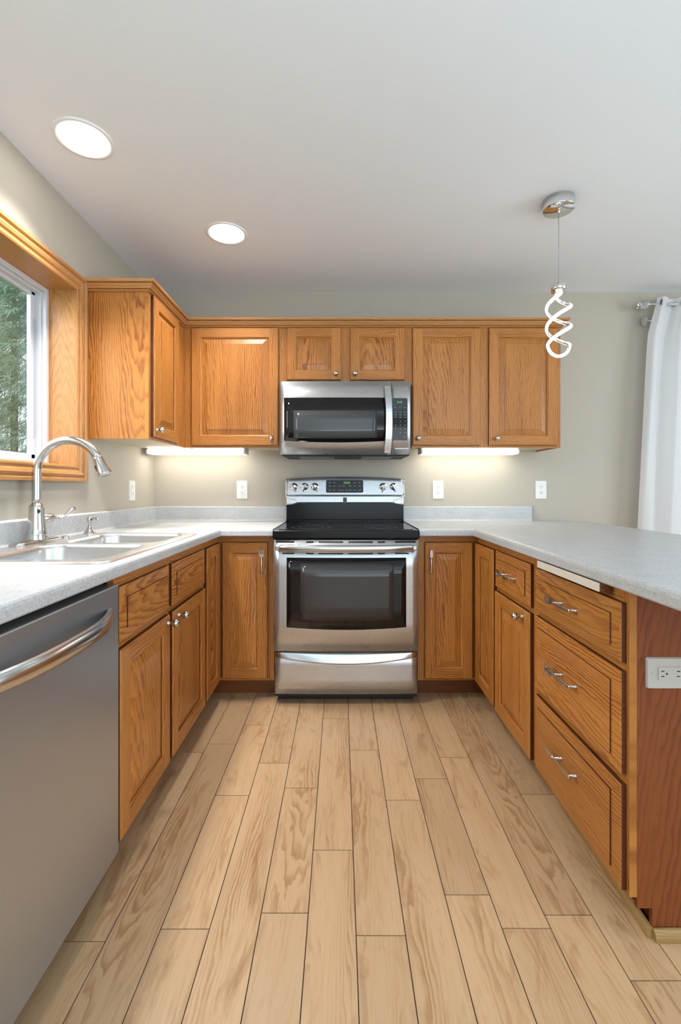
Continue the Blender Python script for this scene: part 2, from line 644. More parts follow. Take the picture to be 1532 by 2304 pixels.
def thing(name, label, cat, loc=(0, 0, 0), rotz=0.0, group=None):
    o = bpy.data.objects.new(name, None)
    o.empty_display_size = 0.1
    o.location = loc
    o.rotation_euler = (0, 0, rotz)
    COL.objects.link(o)
    return tag(o, label, cat, group)


def struct(o):
    o["kind"] = "structure"
    return o


def text_mesh(body, size, material, name, parent, fmap, extrude=0.0003):
    """writing as a mesh; fmap(x, y, z) places the flat letters"""
    cu = bpy.data.curves.new(name, 'FONT')
    cu.body = body
    cu.size = size
    cu.extrude = extrude
    cu.align_x = 'CENTER'
    cu.align_y = 'CENTER'
    cu.resolution_u = 2
    tmp = bpy.data.objects.new(name + "_tmp", cu)
    COL.objects.link(tmp)
    dg = bpy.context.evaluated_depsgraph_get()
    me = bpy.data.meshes.new_from_object(tmp.evaluated_get(dg))
    bpy.data.objects.remove(tmp)
    for v in me.vertices:
        v.co = Vector(fmap(*v.co))
    me.materials.clear()
    me.materials.append(material)
    o = bpy.data.objects.new(name, me)
    COL.objects.link(o)
    o.parent = parent
    return o


def print_text(b, body, size, m, fmap):
    """writing printed on a part: goes into the part's own mesh"""
    tmp = text_mesh(body, size, KEY_PRINT, "print", None, fmap)
    for p in tmp.data.polygons:
        b.face([tmp.data.vertices[i].co.copy() for i in p.vertices], None, m)
    me = tmp.data
    bpy.data.objects.remove(tmp)
    bpy.data.meshes.remove(me)


def arange(a, b, n):
    return [a + (b - a) * i / n for i in range(n + 1)]


def rrect(x0, x1, y0, y1, r, seg=5):
    pts = []
    for cx, cy, a0 in ((x1 - r, y1 - r, 0), (x0 + r, y1 - r, 90), (x0 + r, y0 + r, 180), (x1 - r, y0 + r, 270)):
        for k in range(seg + 1):
            a = R(a0 + 90 * k / seg)
            pts.append((cx + r * math.cos(a), cy + r * math.sin(a)))
    return pts


# ================================================================== the room
WX, BY, CZ = -1.239, 3.02, 2.43          # left wall, back wall, ceiling
RX, RY = 4.3, -3.1                       # right wall, rear wall
T = 0.15

# floor planks: board width, and the end joints read off the photograph
PW = 0.125
PX0 = 0.0394
joints = {0: [2.229, 1.42], 1: [1.961, 1.149], 2: [2.62, 1.648, 0.84], 3: [2.7, 1.769, 1.264], 4: [1.909], 5: [2.75, 1.204], 6: [1.679],
          -1: [2.55, 1.714, 1.21], -2: [1.869, 0.75], -3: [2.167, 1.672, 1.166], -4: [2.009, 0.8], -5: [1.945, 1.134], -6: [2.5, 1.5]}
fl = MB()
k0 = int(math.floor((WX - PX0) / PW))
k1 = int(math.ceil((RX - PX0) / PW))
GAP = 0.0013
for k in range(k0, k1 + 1):
    xa, xb = PX0 + k * PW, PX0 + (k + 1) * PW
    xa, xb = max(xa, WX), min(xb, RX)
    if xb - xa < 0.004:
        continue
    js = sorted(joints.get(k + 1, []))
    y = js[0] if js else random.uniform(0.2, 1.2)
    lo = []
    while y > RY + 0.3:
        y -= random.uniform(0.6, 1.1)
        if y > RY + 0.2:
            lo.append(y)
    y = js[-1] if js else random.uniform(1.2, 2.0)
    hi = [] if js else [y]
    js = sorted(lo + js + hi)
    cuts = [RY] + js + [BY]
    for a, b in zip(cuts, cuts[1:]):
        if b - a < 0.02:
            continue
        fl.box(xa + GAP, xb - GAP, a + GAP, b - GAP, -0.012, 0.0, Board('y'), 0)
fl.face([(WX, RY, -0.003), (RX, RY, -0.003), (RX, BY, -0.003), (WX, BY, -0.003)], None, 1)
struct(fl.build("floor", [FLOOR, SEAM], normals=False))

struct(MB().box(WX - T, RX + T, RY - T, BY + T, CZ, CZ + 0.12).build("ceiling", CEIL))

# left wall with the window opening over the sink
WY0, WY1, WZ0, WZ1 = 0.62, 2.125, 1.235, 2.055
b = MB()
JB = 0.018
b.box(WX - T, WX, RY, WY0 - JB, 0, CZ)
b.box(WX - T, WX, WY1 + JB, BY, 0, CZ)
b.box(WX - T, WX, WY0 - JB, WY1 + JB, 0, WZ0 - JB)
b.box(WX - T, WX, WY0 - JB, WY1 + JB, WZ1 + JB, CZ)
struct(b.build("wall_left", WALL))
# back wall with the glazed door opening behind the curtain
DX0, DX1, DZ1 = 2.16, 3.9, 2.08
b = MB()
b.box(WX - T, DX0, BY, BY + T, 0, CZ)
b.box(DX1, RX + T, BY, BY + T, 0, CZ)
b.box(DX0, DX1, BY, BY + T, DZ1, CZ)
struct(b.build("wall_back", WALL))
b = MB()
b.box(RX, RX + T, RY, -1.2, 0, CZ)
b.box(RX, RX + T, 1.6, BY, 0, CZ)
b.box(RX, RX + T, -1.2, 1.6, 0, 0.25)
b.box(RX, RX + T, -1.2, 1.6, 2.22, CZ)
struct(b.build("wall_right", WALL))
b = MB()
b.box(WX - T, -0.7, RY - T, RY, 0, CZ)
b.box(3.1, RX + T, RY - T, RY, 0, CZ)
b.box(-0.7, 3.1, RY - T, RY, 0, 0.2)
b.box(-0.7, 3.1, RY - T, RY, 2.28, CZ)
struct(b.build("wall_rear", WALL))

# ------------------------------------------------------------------ window over the sink
win = bpy.data.objects.new("window_1", None)
COL.objects.link(win)
struct(win)
JX = WX - T
b = MB()
b.box(JX, WX - 0.0005, WY1, WY1 + 0.018, WZ0 - 0.018, WZ1 + 0.018, Board('z'))
b.box(JX, WX - 0.0005, WY0 - 0.018, WY0, WZ0 - 0.018, WZ1 + 0.018, Board('z'))
b.box(JX, WX - 0.0005, WY0, WY1, WZ1, WZ1 + 0.018, Board('y'))
b.box(JX, WX - 0.0005, WY0, WY1, WZ0 - 0.018, WZ0, Board('y'))
b.build("window_jamb", OAK_PALE, win)
for nm, yy0, yy1 in (("window_frame", WY0, WY1),):
    b = MB()
    # outer vinyl frame, two steps
    def ring(x0, x1, ya, yb, za, zb, w, mi=0):
        b.box(x0, x1, ya, ya + w, za, zb, None, mi, 0.002)
        b.box(x0, x1, yb - w, yb, za, zb, None, mi, 0.002)
        b.box(x0, x1, ya + w, yb - w, za, za + w, None, mi, 0.002)
        b.box(x0, x1, ya + w, yb - w, zb - w, zb, None, mi, 0.002)
    ring(JX - 0.005, JX + 0.028, yy0, yy1, WZ0, WZ1, 0.020)
    ring(JX - 0.04, JX + 0.008, yy0 + 0.020, yy1 - 0.020, WZ0 + 0.020, WZ1 - 0.020, 0.008)
    b.build(nm, VINYL, win)
b = MB()
ya, yb, za, zb = WY0 + 0.027, WY1 - 0.027, WZ0 + 0.027, WZ1 - 0.027
b.box(JX - 0.040, JX - 0.018, ya, ya + 0.028, za, zb, None, 0, 0.003)
b.box(JX - 0.040, JX - 0.018, yb - 0.028, yb, za, zb, None, 0, 0.003)
b.box(JX - 0.040, JX - 0.018, ya, yb, za, za + 0.024, None, 0, 0.003)
b.box(JX - 0.040, JX - 0.018, ya, yb, zb - 0.016, zb, None, 0, 0.003)
b.box(JX - 0.019, JX - 0.015, yb - 0.012, yb - 0.006, za + 0.10, zb - 0.12, None, 1, 0.001)
b.build("window_sash", [VINYL, VINYL_GREY], win)
MB().box(JX - 0.033, JX - 0.027, ya + 0.02, yb - 0.02, za + 0.015, zb - 0.010).build("window_pane", GLASS, win)

# stained casing round the window: fluted profile, mitred
CW = 0.075
prof = [(0.0, 0.0), (0.0, 0.010), (0.006, 0.013), (0.012, 0.013), (0.016, 0.009), (0.022, 0.009), (0.030, 0.015), (0.042, 0.018), (0.050, 0.016),
        (0.053, 0.012), (0.058, 0.012), (0.062, 0.020), (CW, 0.020), (CW, 0.0)]
b = MB()
path = [(WY0, WZ0), (WY0, WZ1), (WY1, WZ1), (WY1, WZ0)]
bds = [Board('z', True), Board('y', True), Board('z', True), Board('y', True)]
b.sweep(path, [(-o, h) for o, h in prof], lambda a, c, h: (WX + h, a, c), closed=True, boards=bds)
struct(b.build("trim_1", OAK_PALE))

# glazed door behind the curtain (only the light through it shows)
dr = bpy.data.objects.new("door_1", None)
COL.objects.link(dr)
struct(dr)
b = MB()
for xa, xb in ((DX0, DX0 + 0.07), ((DX0 + DX1) / 2 - 0.05, (DX0 + DX1) / 2 + 0.05), (DX1 - 0.07, DX1)):
    b.box(xa, xb, BY + 0.03, BY + 0.08, 0, DZ1, None, 0, 0.003)
b.box(DX0, DX1, BY + 0.031, BY + 0.079, 0, 0.09)
b.box(DX0, DX1, BY + 0.031, BY + 0.079, DZ1 - 0.08, DZ1)
b.build("door_frame", VINYL, dr)
MB().box(DX0 + 0.06, DX1 - 0.06, BY + 0.052, BY + 0.058, 0.08, DZ1 - 0.07).build("door_pane", GLASS, dr)

# ================================================================== cabinet parts
def knob_mesh():
    b = MB()
    prof = [(0.0092, 0.0), (0.0092, 0.0025), (0.0065, 0.006), (0.0046, 0.010), (0.0056, 0.013), (0.0100, 0.018), (0.0135, 0.024), (0.0148, 0.030),
            (0.0135, 0.036), (0.0095, 0.0405), (0.004, 0.0425), (0.0, 0.043)]
    return b.lathe(prof, Matrix.Rotation(R(90), 4, 'X'), 20, cap1=False)


_kb = None


def add_knob(parent, x, z, y):
    global _kb
    if _kb is None:
        _kb = knob_mesh().build("knob", NICKEL, parent, (x, y, z))
        return _kb
    o = _kb.copy()
    COL.objects.link(o)
    o.parent = parent
    o.location = (x, y, z)
    return o


def make_door(parent, loc, rotz, w, h, knob=None, stile=0.055, t=0.019):
    """raised panel door, own frame: x 0..w, z 0..h, front at y = -t"""
    b = MB()
    c, s, st = 0.005, stile, 0.007
    L_, R_, T_, B_ = Board('z', True), Board('z', True), Board('x', True), Board('x', True)
    y0, yc, yf = 0.0, -t + c, -t
    # stiles and rails, front faces
    b.face([(c, yf, c), (s, yf, c), (s, yf, h - c), (c, yf, h - c)], L_)
    b.face([(w - s, yf, c), (w - c, yf, c), (w - c, yf, h - c), (w - s, yf, h - c)], R_)
    b.face([(s, yf, h - s), (w - s, yf, h - s), (w - s, yf, h - c), (s, yf, h - c)], T_)
    b.face([(s, yf, c), (w - s, yf, c), (w - s, yf, s), (s, yf, s)], B_)
    # eased outer edge and sides
    o = [(0, 0), (w, 0), (w, h), (0, h)]
    i_ = [(c, c), (w - c, c), (w - c, h - c), (c, h - c)]
    for k, bd in enumerate((B_, R_, T_, L_)):
        p, q, p2, q2 = o[k], o[(k + 1) % 4], i_[k], i_[(k + 1) % 4]
        b.face([(p[0], yc, p[1]), (q[0], yc, q[1]), (q2[0], yf, q2[1]), (p2[0], yf, p2[1])], bd)
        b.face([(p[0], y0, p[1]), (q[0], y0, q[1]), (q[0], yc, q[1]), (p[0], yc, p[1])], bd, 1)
    b.face([(0, y0, 0), (0, y0, h), (w, y0, h), (w, y0, 0)], L_)
    # sticking round the opening
    o = [(s, s), (w - s, s), (w - s, h - s), (s, h - s)]
    i_ = [(s + st, s + st), (w - s - st, s + st), (w - s - st, h - s - st), (s + st, h - s - st)]
    for k, bd in enumerate((B_, R_, T_, L_)):
        p, q, p2, q2 = o[k], o[(k + 1) % 4], i_[k], i_[(k + 1) % 4]
        ym = yf + 0.0025
        b.face([(p[0], yf, p[1]), (q[0], yf, q[1]), (q[0], ym, q[1]), (p[0], ym, p[1])], bd)
        b.face([(p[0], ym, p[1]), (q[0], ym, q[1]), (q2[0], yf + 0.008, q2[1]), (p2[0], yf + 0.008, p2[1])], bd)
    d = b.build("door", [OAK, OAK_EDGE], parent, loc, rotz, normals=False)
    # raised panel
    b = MB()
    bd = Board('z')
    sl = min(0.030, (w - 2 * s) * 0.2)
    rings = [(s + st - 0.001, yf + 0.0105), (s + st + 0.003, yf + 0.0105), (s + st + 0.003 + sl, yf + 0.0035), (s + st + 0.0035 + sl, yf + 0.001)]
    loops = [[(a, y, a), (w - a, y, a), (w - a, y, h - a), (a, y, h - a)] for a, y in rings]
    for A, B in zip(loops, loops[1:]):
        for k in range(4):
            j = (k + 1) % 4
            b.face([A[k], A[j], B[j], B[k]], bd)
    b.face(loops[-1], bd)
    b.build("panel", OAK, d, normals=False)
    if knob:
        add_knob(d, knob[0], knob[1], -t)
    return d


def drawer_front(parent, loc, rotz, w, h, name="drawer", t=0.0225):
    b = MB()
    bd = Board('x')
    m_ = 0.034 if h > 0.12 else 0.026
    rings = [(0, 0), (0, -0.0125), (0.002, -0.014), (m_, -0.0185), (m_ + 0.0008, -t)]
    loops = [[(a, y, a), (w - a, y, a), (w - a, y, h - a), (a, y, h - a)] for a, y in rings]
    for q, (A, B) in enumerate(zip(loops, loops[1:])):
        for k in range(4):
            j = (k + 1) % 4
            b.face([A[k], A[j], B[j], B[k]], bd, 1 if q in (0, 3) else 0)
    b.face(loops[-1], bd)
    b.face(list(reversed(loops[0])), bd)
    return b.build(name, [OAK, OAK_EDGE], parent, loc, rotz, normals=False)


def posts(b, xs, off):
    for x in xs:
        b.lathe([(0.0062, 0), (0.0055, 0.002), (0.0036, 0.005), (0.0036, off)], Matrix.Translation((x, 0, 0)) @ Matrix.Rotation(R(90), 4, 'X'), 12)


def handle_bar(b, x0, x1, off, w0=0.0032, w1=0.0062, bow=0.004):
    n = 14
    for i in range(n):
        pass
    pts, rad = [], []
    for i in range(n + 1):
        u = i / n
        pts.append((x0 + (x1 - x0) * u, -off - bow * math.sin(PI * u), 0))
        rad.append(w0 + (w1 - w0) * (u ** 1.6))
    b.tube(pts, rad, 10, flat=(1.0, 0.42), up=(0, 1, 0))


def pull(kind, parent, loc, length, vertical=False):
    """cutlery shaped pull lying along x, head at -x"""
    b = MB()
    h = length / 2
    off = 0.024
    posts(b, (-h * 0.22, h * 0.86), off)
    handle_bar(b, -h * 0.32, h, off, 0.0034, 0.0066)
    if kind == 'spoon':
        n, mrg = 10, 20
        cx, a, w = -h * 0.64, h * 0.36, 0.0165
        rings = []
        for i in range(n + 1):
            s_ = i / n
            rr = []
            for k in range(mrg):
                ph = 2 * PI * k / mrg
                egg = 1.0 - 0.12 * math.cos(ph)
                rr.append(Vector((cx + a * s_ * math.cos(ph), -off - 0.004 + 0.006 * (1 - s_ * s_), w * s_ * math.sin(ph) * egg)))
            rings.append(rr)
        for dy in (0.0, 0.0016):
            for A, B in zip(rings, rings[1:]):
                for k in range(mrg):
                    j = (k + 1) % mrg
                    b.face([A[k] + Vector((0, dy, 0)), A[j] + Vector((0, dy, 0)), B[j] + Vector((0, dy, 0)), B[k] + Vector((0, dy, 0))], None, 0, True)
        for k in range(mrg):
            j = (k + 1) % mrg
            b.face([rings[-1][k], rings[-1][j], rings[-1][j] + Vector((0, 0.0016, 0)), rings[-1][k] + Vector((0, 0.0016, 0))])
    elif kind == 'fork':
        sh = [(-h * 0.30, 0.003), (-h * 0.40, 0.0075), (-h * 0.50, 0.0115), (-h * 0.62, 0.0125)]
        poly = sh + [(x, -z) for x, z in reversed(sh)]
        b.prism(poly, -off - 0.004, -off - 0.0015, lambda u, v, a: (u, a, v))
        for q in range(4):
            z = -0.0105 + q * 0.007
            b.box(-h, -h * 0.60, -off - 0.0045, -off - 0.002, z - 0.0019, z + 0.0019, None, 0, 0.0006)
    else:
        sh = [(-h * 0.28, 0.0035), (-h * 0.36, 0.0070), (-h * 0.70, 0.0075), (-h * 0.88, 0.0055), (-h, 0.0)]
        poly = sh + [(-h * 0.88, -0.0060), (-h * 0.70, -0.0070), (-h * 0.36, -0.0070), (-h * 0.28, -0.0035)]
        b.prism(poly, -off - 0.0035, -off - 0.0015, lambda u, v, a: (u, a, v))
        b.lathe([(0.0, -0.005), (0.005, -0.003), (0.006, 0.0), (0.005, 0.003), (0.0, 0.005)],
                Matrix.Translation((-h * 0.30, -off - 0.002, 0)) @ Matrix.Rotation(R(90), 4, 'Y'), 12, cap0=False, cap1=False)
    if vertical:
        b.map(lambda p: (-p.z, p.y, -p.x))
    return b.build(kind + "_pull", PEWTER, parent, loc)


def boards_box(b, *a, axis='z', straight=True):
    b.box(*a, Board(axis, straight))


DT = 0.019
UB, UT = 1.37, 2.10               # wall cabinets, bottom and top
FY = 2.715                        # face frame of the back wall cabinets
UH = UT - UB


def upper(label, x0, x1, zb, doors, stile_x, loc, rotz, depth, side_panel=None):
    """wall cabinet; local x along the run, y = 0 at the face frame front"""
    o = thing("wall_cabinet", label, "cabinet", (loc[0], loc[1], zb), rotz, "oak wall cabinets")
    W = x1 - x0
    H = UT - zb
    b = MB()
    pb = Board('z')
    b.box(0.0, W, DT, depth, 0.012, H, pb, 0)
    b.box(0.0, 0.014, DT, depth, 0.0, 0.012, pb, 0)
    b.box(W - 0.014, W, DT, depth, 0.0, 0.012, pb, 0)
    b.build("carcass", OAK, o)
    b = MB()
    for a, c in stile_x:
        b.box(a, c, 0.0, DT, 0.0, H, Board('z', True))
    xs = sorted(stile_x)
    for (a, c), (d, e) in zip(xs, xs[1:]):
        b.box(c, d, 0.0005, DT, 0.0, 0.035, Board('x', True))
        b.box(c, d, 0.0005, DT, H - 0.045, H, Board('x', True))
    b.build("face_frame", OAK, o)
    b = MB()
    b.box(0.0145, W - 0.0145, DT + 0.002, depth - 0.002, 0.0095, 0.0125)
    b.build("underside", UNDERSIDE, o)
    return o


# left wall cabinet, its end panel faces the camera
CY0 = 2.216
CX = -0.934                        # face frame plane of the left wall cabinet
lc = upper("oak wall cabinet on the left wall beside the window, plain end panel facing the room", 0, BY - CY0, UB, None,
           [(0.0, 0.03), (0.37, FY - CY0)], (CX, CY0), R(90), CX - WX)
make_door(lc, (2.24 - CY0, 0, 0.013), 0, 0.345, 0.697, knob=(0.024, 0.036))

x0 = CX
c1 = upper("oak wall cabinet with one large door left of the microwave", x0, -0.36, UB, None,
           [(0.0, 0.055), (0.52, -0.36 - x0)], (x0, FY), 0, BY - FY)
make_door(c1, (0.049, 0, 0.013), 0, 0.516, 0.697, knob=(0.478, 0.039))

ZM = 1.746
c2 = upper("short oak wall cabinet with two small doors above the microwave", -0.36, 0.424, ZM, None,
           [(0.0, 0.05), (0.355, 0.43), (0.735, 0.784)], (-0.36, FY), 0, BY - FY)
make_door(c2, (0.042, 0, 0.024), 0, 0.32, 0.312, knob=(0.290, 0.033), stile=0.054)
make_door(c2, (0.416, 0, 0.024), 0, 0.324, 0.312, knob=(0.030, 0.033), stile=0.054)

c3 = upper("oak wall cabinet with two tall doors right of the microwave", 0.424, 1.312, UB, None,
           [(0.0, 0.03), (0.40, 0.465), (0.855, 0.888)], (0.424, FY), 0, BY - FY)
make_door(c3, (0.004, 0, 0.013), 0, 0.402, 0.697, knob=(0.030, 0.040))
make_door(c3, (0.457, 0, 0.013), 0, 0.405, 0.697, knob=(0.040, 0.039))

# crown moulding running round the wall cabinets
prof = [(0.0, 2.086), (0.010, 2.086), (0.013, 2.0895), (0.010, 2.093), (0.005, 2.0935), (0.005, 2.0965), (0.015, 2.0972), (0.020, 2.104), (0.027, 2.110),
        (0.030, 2.1155), (0.023, 2.116), (0.023, 2.1195), (0.037, 2.1205), (0.040, 2.124), (0.041, 2.133), (0.0, 2.133)]
path = [(WX + 0.001, CY0 - 0.0), (CX, CY0), (CX, FY), (1.312, FY), (1.312, BY - 0.001)]
b = MB()
b.sweep(path, prof, boards=[Board('x', True), Board('y', True), Board('x', True), Board('y', True)])
tag(b.build("crown_moulding", OAK_PALE), "stepped oak crown moulding along the tops of the wall cabinets", "moulding", kind="thing")

# ------------------------------------------------------------------ base cabinets
LX, RXF, BF = -0.652, 0.727, 2.439       # face frame planes: left run, right run, back run
KZ = 0.100
CT_B = 0.878                              # underside of the worktop
NAT = 0.585


def base(label, loc, rotz, W, depth=NAT, group="oak base cabinets"):
    return thing("base_cabinet", label, "cabinet", (loc[0], loc[1], 0), rotz, group)


def frame(o, W, stiles, rails, zb=KZ, zt=CT_B):
    b = MB()
    for a, c in stiles:
        b.box(a, c, 0.0, DT, zb, zt, Board('z', True))
    for xa, xb, za, zz in rails:
        b.box(xa, xb, 0.0006, DT, za, zz, Board('x', True))
    return b.build("face_frame", OAK, o)


# sink base, left run: doors and two false drawer fronts
Y0, Y1 = 1.306, 2.152
W = Y1 - Y0
sb = base("oak sink base cabinet between dishwasher and corner, two doors under false drawer fronts", (LX, Y0), R(90), W)
MB().box(0.0, W, DT, NAT, KZ, 0.70, Board('z')).build("carcass", OAK, sb)
frame(sb, W, [(0.0, 0.022), (0.372, 0.432), (W - 0.024, W)],
      [(0.022, 0.372, KZ, 0.118), (0.432, W - 0.024, KZ, 0.118), (0.022, 0.372, 0.655, 0.69), (0.432, W - 0.024, 0.655, 0.69),
       (0.022, 0.372, 0.842, CT_B), (0.432, W - 0.024, 0.842, CT_B)])
MB().box(0.0, W, 0.075, 0.09, 0.0, KZ, Board('x', True)).build("toe_kick", OAK_KICK, sb)
make_door(sb, (0.009, 0, 0.108), 0, 0.380, 0.552, knob=(0.352, 0.527))
make_door(sb, (0.418, 0, 0.108), 0, 0.415, 0.552, knob=(0.052, 0.527))
drawer_front(sb, (0.009, 0, 0.683), 0, 0.380, 0.160, "false_drawer_front")
drawer_front(sb, (0.418, 0, 0.683), 0, 0.415, 0.160, "false_drawer_front")

# left corner cabinet, L shaped, two doors meeting in the corner
lcb = thing("corner_cabinet", "oak corner base cabinet left of the range, fork pull on its door", "cabinet", (LX, BF, 0), 0, "oak base cabinets")
b = MB()
b.box(WX - LX + 0.003, -DT, Y1 - BF + 0.002, BY - BF - 0.003, KZ, CT_B - 0.001, Board('z'))
b.box(-DT, -0.354 - LX, DT, BY - BF - 0.003, KZ, CT_B - 0.001, Board('z'))
b.build("carcass", OAK, lcb)
b = MB()
b.box(-DT, 0.0, Y1 - BF + 0.001, 0.0, 0.842, CT_B, Board('y', True))
b.box(-DT, 0.0, Y1 - BF + 0.001, 0.0, KZ, 0.118, Board('y', True))
b.box(-DT, -0.0005, Y1 - BF + 0.001, Y1 - BF + 0.02, 0.118, 0.842, Board('z', True))
b.box(-DT, 0.298, 0.0, DT, 0.842, CT_B, Board('x', True))
b.box(-DT, 0.298, 0.0, DT, KZ, 0.118, Board('x', True))
b.box(0.262, 0.298, -0.0005, DT, KZ, CT_B, Board('z', True))
b.build("face_frame", OAK, lcb)
b = MB()
b.box(-0.09, -0.075, Y1 - BF + 0.001, 0.09, 0, KZ, Board('y', True))
b.box(-0.075, 0.297, 0.075, 0.09, 0, KZ, Board('x', True))
b.build("toe_kick", OAK_KICK, lcb)
make_door(lcb, (0, 2.166 - BF, 0.113), R(90), 0.234, 0.727, stile=0.055)
d = make_door(lcb, (0.021, 0, 0.113), 0, 0.243, 0.727, stile=0.054)
pull('fork', d, (0.215, -DT, 0.63), 0.125, True)

# right corner cabinet
RUN_Y = 2.105
rcb = thing("corner_cabinet", "oak corner base cabinet right of the range, slim upright pull on its door", "cabinet", (RXF, BF, 0), 0, "oak base cabinets")
b = MB()
b.box(DT, 0.60, RUN_Y - BF + 0.002, BY - BF - 0.003, KZ, CT_B - 0.001, Board('z'))
b.box(0.412 - RXF, DT, DT, BY - BF - 0.003, KZ, CT_B - 0.001, Board('z'))
b.build("carcass", OAK, rcb)
b = MB()
b.box(0.0, DT, RUN_Y - BF + 0.001, 0.0, 0.842, CT_B, Board('y', True))
b.box(0.0, DT, RUN_Y - BF + 0.001, 0.0, KZ, 0.118, Board('y', True))
b.box(0.0005, DT, RUN_Y - BF + 0.001, RUN_Y - BF + 0.012, 0.118, 0.842, Board('z', True))
b.box(0.413 - RXF, DT, 0.0, DT, 0.842, CT_B, Board('x', True))
b.box(0.413 - RXF, DT, 0.0, DT, KZ, 0.118, Board('x', True))
b.box(0.413 - RXF, 0.450 - RXF, -0.0005, DT, KZ, CT_B, Board('z', True))
b.build("face_frame", OAK, rcb)
b = MB()
b.box(0.075, 0.09, RUN_Y - BF + 0.001, 0.09, 0, KZ, Board('y', True))
b.box(0.413 - RXF, 0.075, 0.075, 0.09, 0, KZ, Board('x', True))
b.build("toe_kick", OAK_KICK, rcb)
make_door(rcb, (0, 2.400 - BF, 0.113), R(-90), 0.284, 0.727, stile=0.055)
d = make_door(rcb, (0.449 - RXF, 0, 0.113), 0, 0.255, 0.727, stile=0.054)
pull('knife', d, (0.030, -DT, 0.63), 0.125, True)

# right run: drawer over door
W = RUN_Y - 1.690
rb = base("oak base cabinet with spoon pull drawer over one door, right side of the room", (RXF, RUN_Y), R(-90), W)
MB().box(0.0, W, DT, NAT, KZ, CT_B - 0.001, Board('z')).build("carcass", OAK, rb)
frame(rb, W, [(0.0, 0.022), (W - 0.03, W)],
      [(0.022, W - 0.03, KZ, 0.118), (0.022, W - 0.03, 0.655, 0.69), (0.022, W - 0.03, 0.842, CT_B)])
MB().box(0.0, W, 0.075, 0.09, 0.0, KZ, Board('x', True)).build("toe_kick", OAK_KICK, rb)
make_door(rb, (0.010, 0, 0.108), 0, 0.385, 0.550, knob=(0.325, 0.523))
d = drawer_front(rb, (0.010, 0, 0.680), 0, 0.385, 0.163)
pull('spoon', d, (0.185, -0.0225, 0.083), 0.165)

# right run: bank of three drawers closing the peninsula
W = 1.690 - 1.145
db = base("oak three drawer cabinet at the end of the peninsula", (RXF, 1.690), R(-90), W)
MB().box(0.0, W - 0.012, DT, NAT, KZ, CT_B - 0.001, Board('z')).build("carcass", OAK, db)
frame(db, W, [(0.0, 0.026), (W - 0.022, W)],
      [(0.026, W - 0.022, KZ, 0.112), (0.026, W - 0.022, 0.372, 0.41), (0.026, W - 0.022, 0.66, 0.692), (0.026, W - 0.022, 0.835, CT_B)])
MB().box(0.0, W - 0.013, 0.075, 0.09, 0.0, KZ, Board('x', True)).build("toe_kick", OAK_KICK, db)
# end panel with the toe notch
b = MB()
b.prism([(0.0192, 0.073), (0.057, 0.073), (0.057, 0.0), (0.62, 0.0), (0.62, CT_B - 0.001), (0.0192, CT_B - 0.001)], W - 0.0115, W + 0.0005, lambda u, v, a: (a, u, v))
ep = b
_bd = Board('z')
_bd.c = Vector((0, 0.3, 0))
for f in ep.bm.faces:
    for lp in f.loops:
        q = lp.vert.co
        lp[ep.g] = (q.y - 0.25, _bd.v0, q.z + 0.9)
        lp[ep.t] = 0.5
ep.build("end_panel", OAK_SHADED, db)
for z0, h_, kind in ((0.686, 0.152, 'fork'), (0.402, 0.262, 'spoon'), (0.108, 0.268, 'knife')):
    d = drawer_front(db, (0.022, 0, z0), 0, 0.511, h_)
    pull(kind, d, (0.236, -0.0225, h_ * 0.51 if kind != 'knife' else h_ * 0.60), 0.165)
# pull-out board under the worktop
b = MB()
b.box(0.10, 0.478, -0.036, 0.3, 0.853, 0.8765, Board('x', True), 0)
b.box(0.10, 0.478, -0.040, -0.036, 0.853, 0.8765, None, 1, 0.001)
pb = b.build("pull_out_board", [OAK_KICK, PALE_EDGE], db)
pb["label"] = "pale edged pull-out cutting board"

# shoe moulding round the foot of the peninsula
prof = [(0.0, 0.0), (0.014, 0.0), (0.014, 0.012), (0.011, 0.020), (0.004, 0.026), (0.0, 0.027)]
b = MB()
b.sweep([(RXF + 0.074, 2.36), (RXF + 0.074 - 0.018, 1.142), (RXF + 0.62, 1.142)][1:], prof, lambda a, c, h: (a, c, h), boards=[Board('x', True)])
b.sweep([(RXF + 0.0745, 1.69), (RXF + 0.0565, 1.142)], prof, boards=[Board('y', True)])
struct(b.build("trim_2", wood("olive_shoe_trim", (0.42, 0.27, 0.10), (0.36, 0.22, 0.075), (0.22, 0.12, 0.035))))

# ================================================================== worktops
CT = 0.914
EL, ER, EB = -0.624, 0.6915, 2.376         # front edges
edge_prof = [(-0.022, CT), (-0.016, CT + 0.0012), (-0.010, CT + 0.0012), (-0.005, CT - 0.0006), (-0.0015, CT - 0.005), (0.0, CT - 0.012), (0.0, CT_B + 0.004),
             (-0.003, CT_B), (-0.022, CT_B)]


def splash(b, path):
    """coved upstand at the wall; out is into the room"""
    pr = [(0.0, CT - 0.03), (0.028, CT - 0.03), (0.030, CT + 0.0005), (0.024, CT + 0.002), (0.0205, CT + 0.006), (0.019, CT + 0.012), (0.019, 1.003),
          (0.016, 1.008), (0.010, 1.0105), (0.0, 1.0105)]
    b.sweep(path, pr)


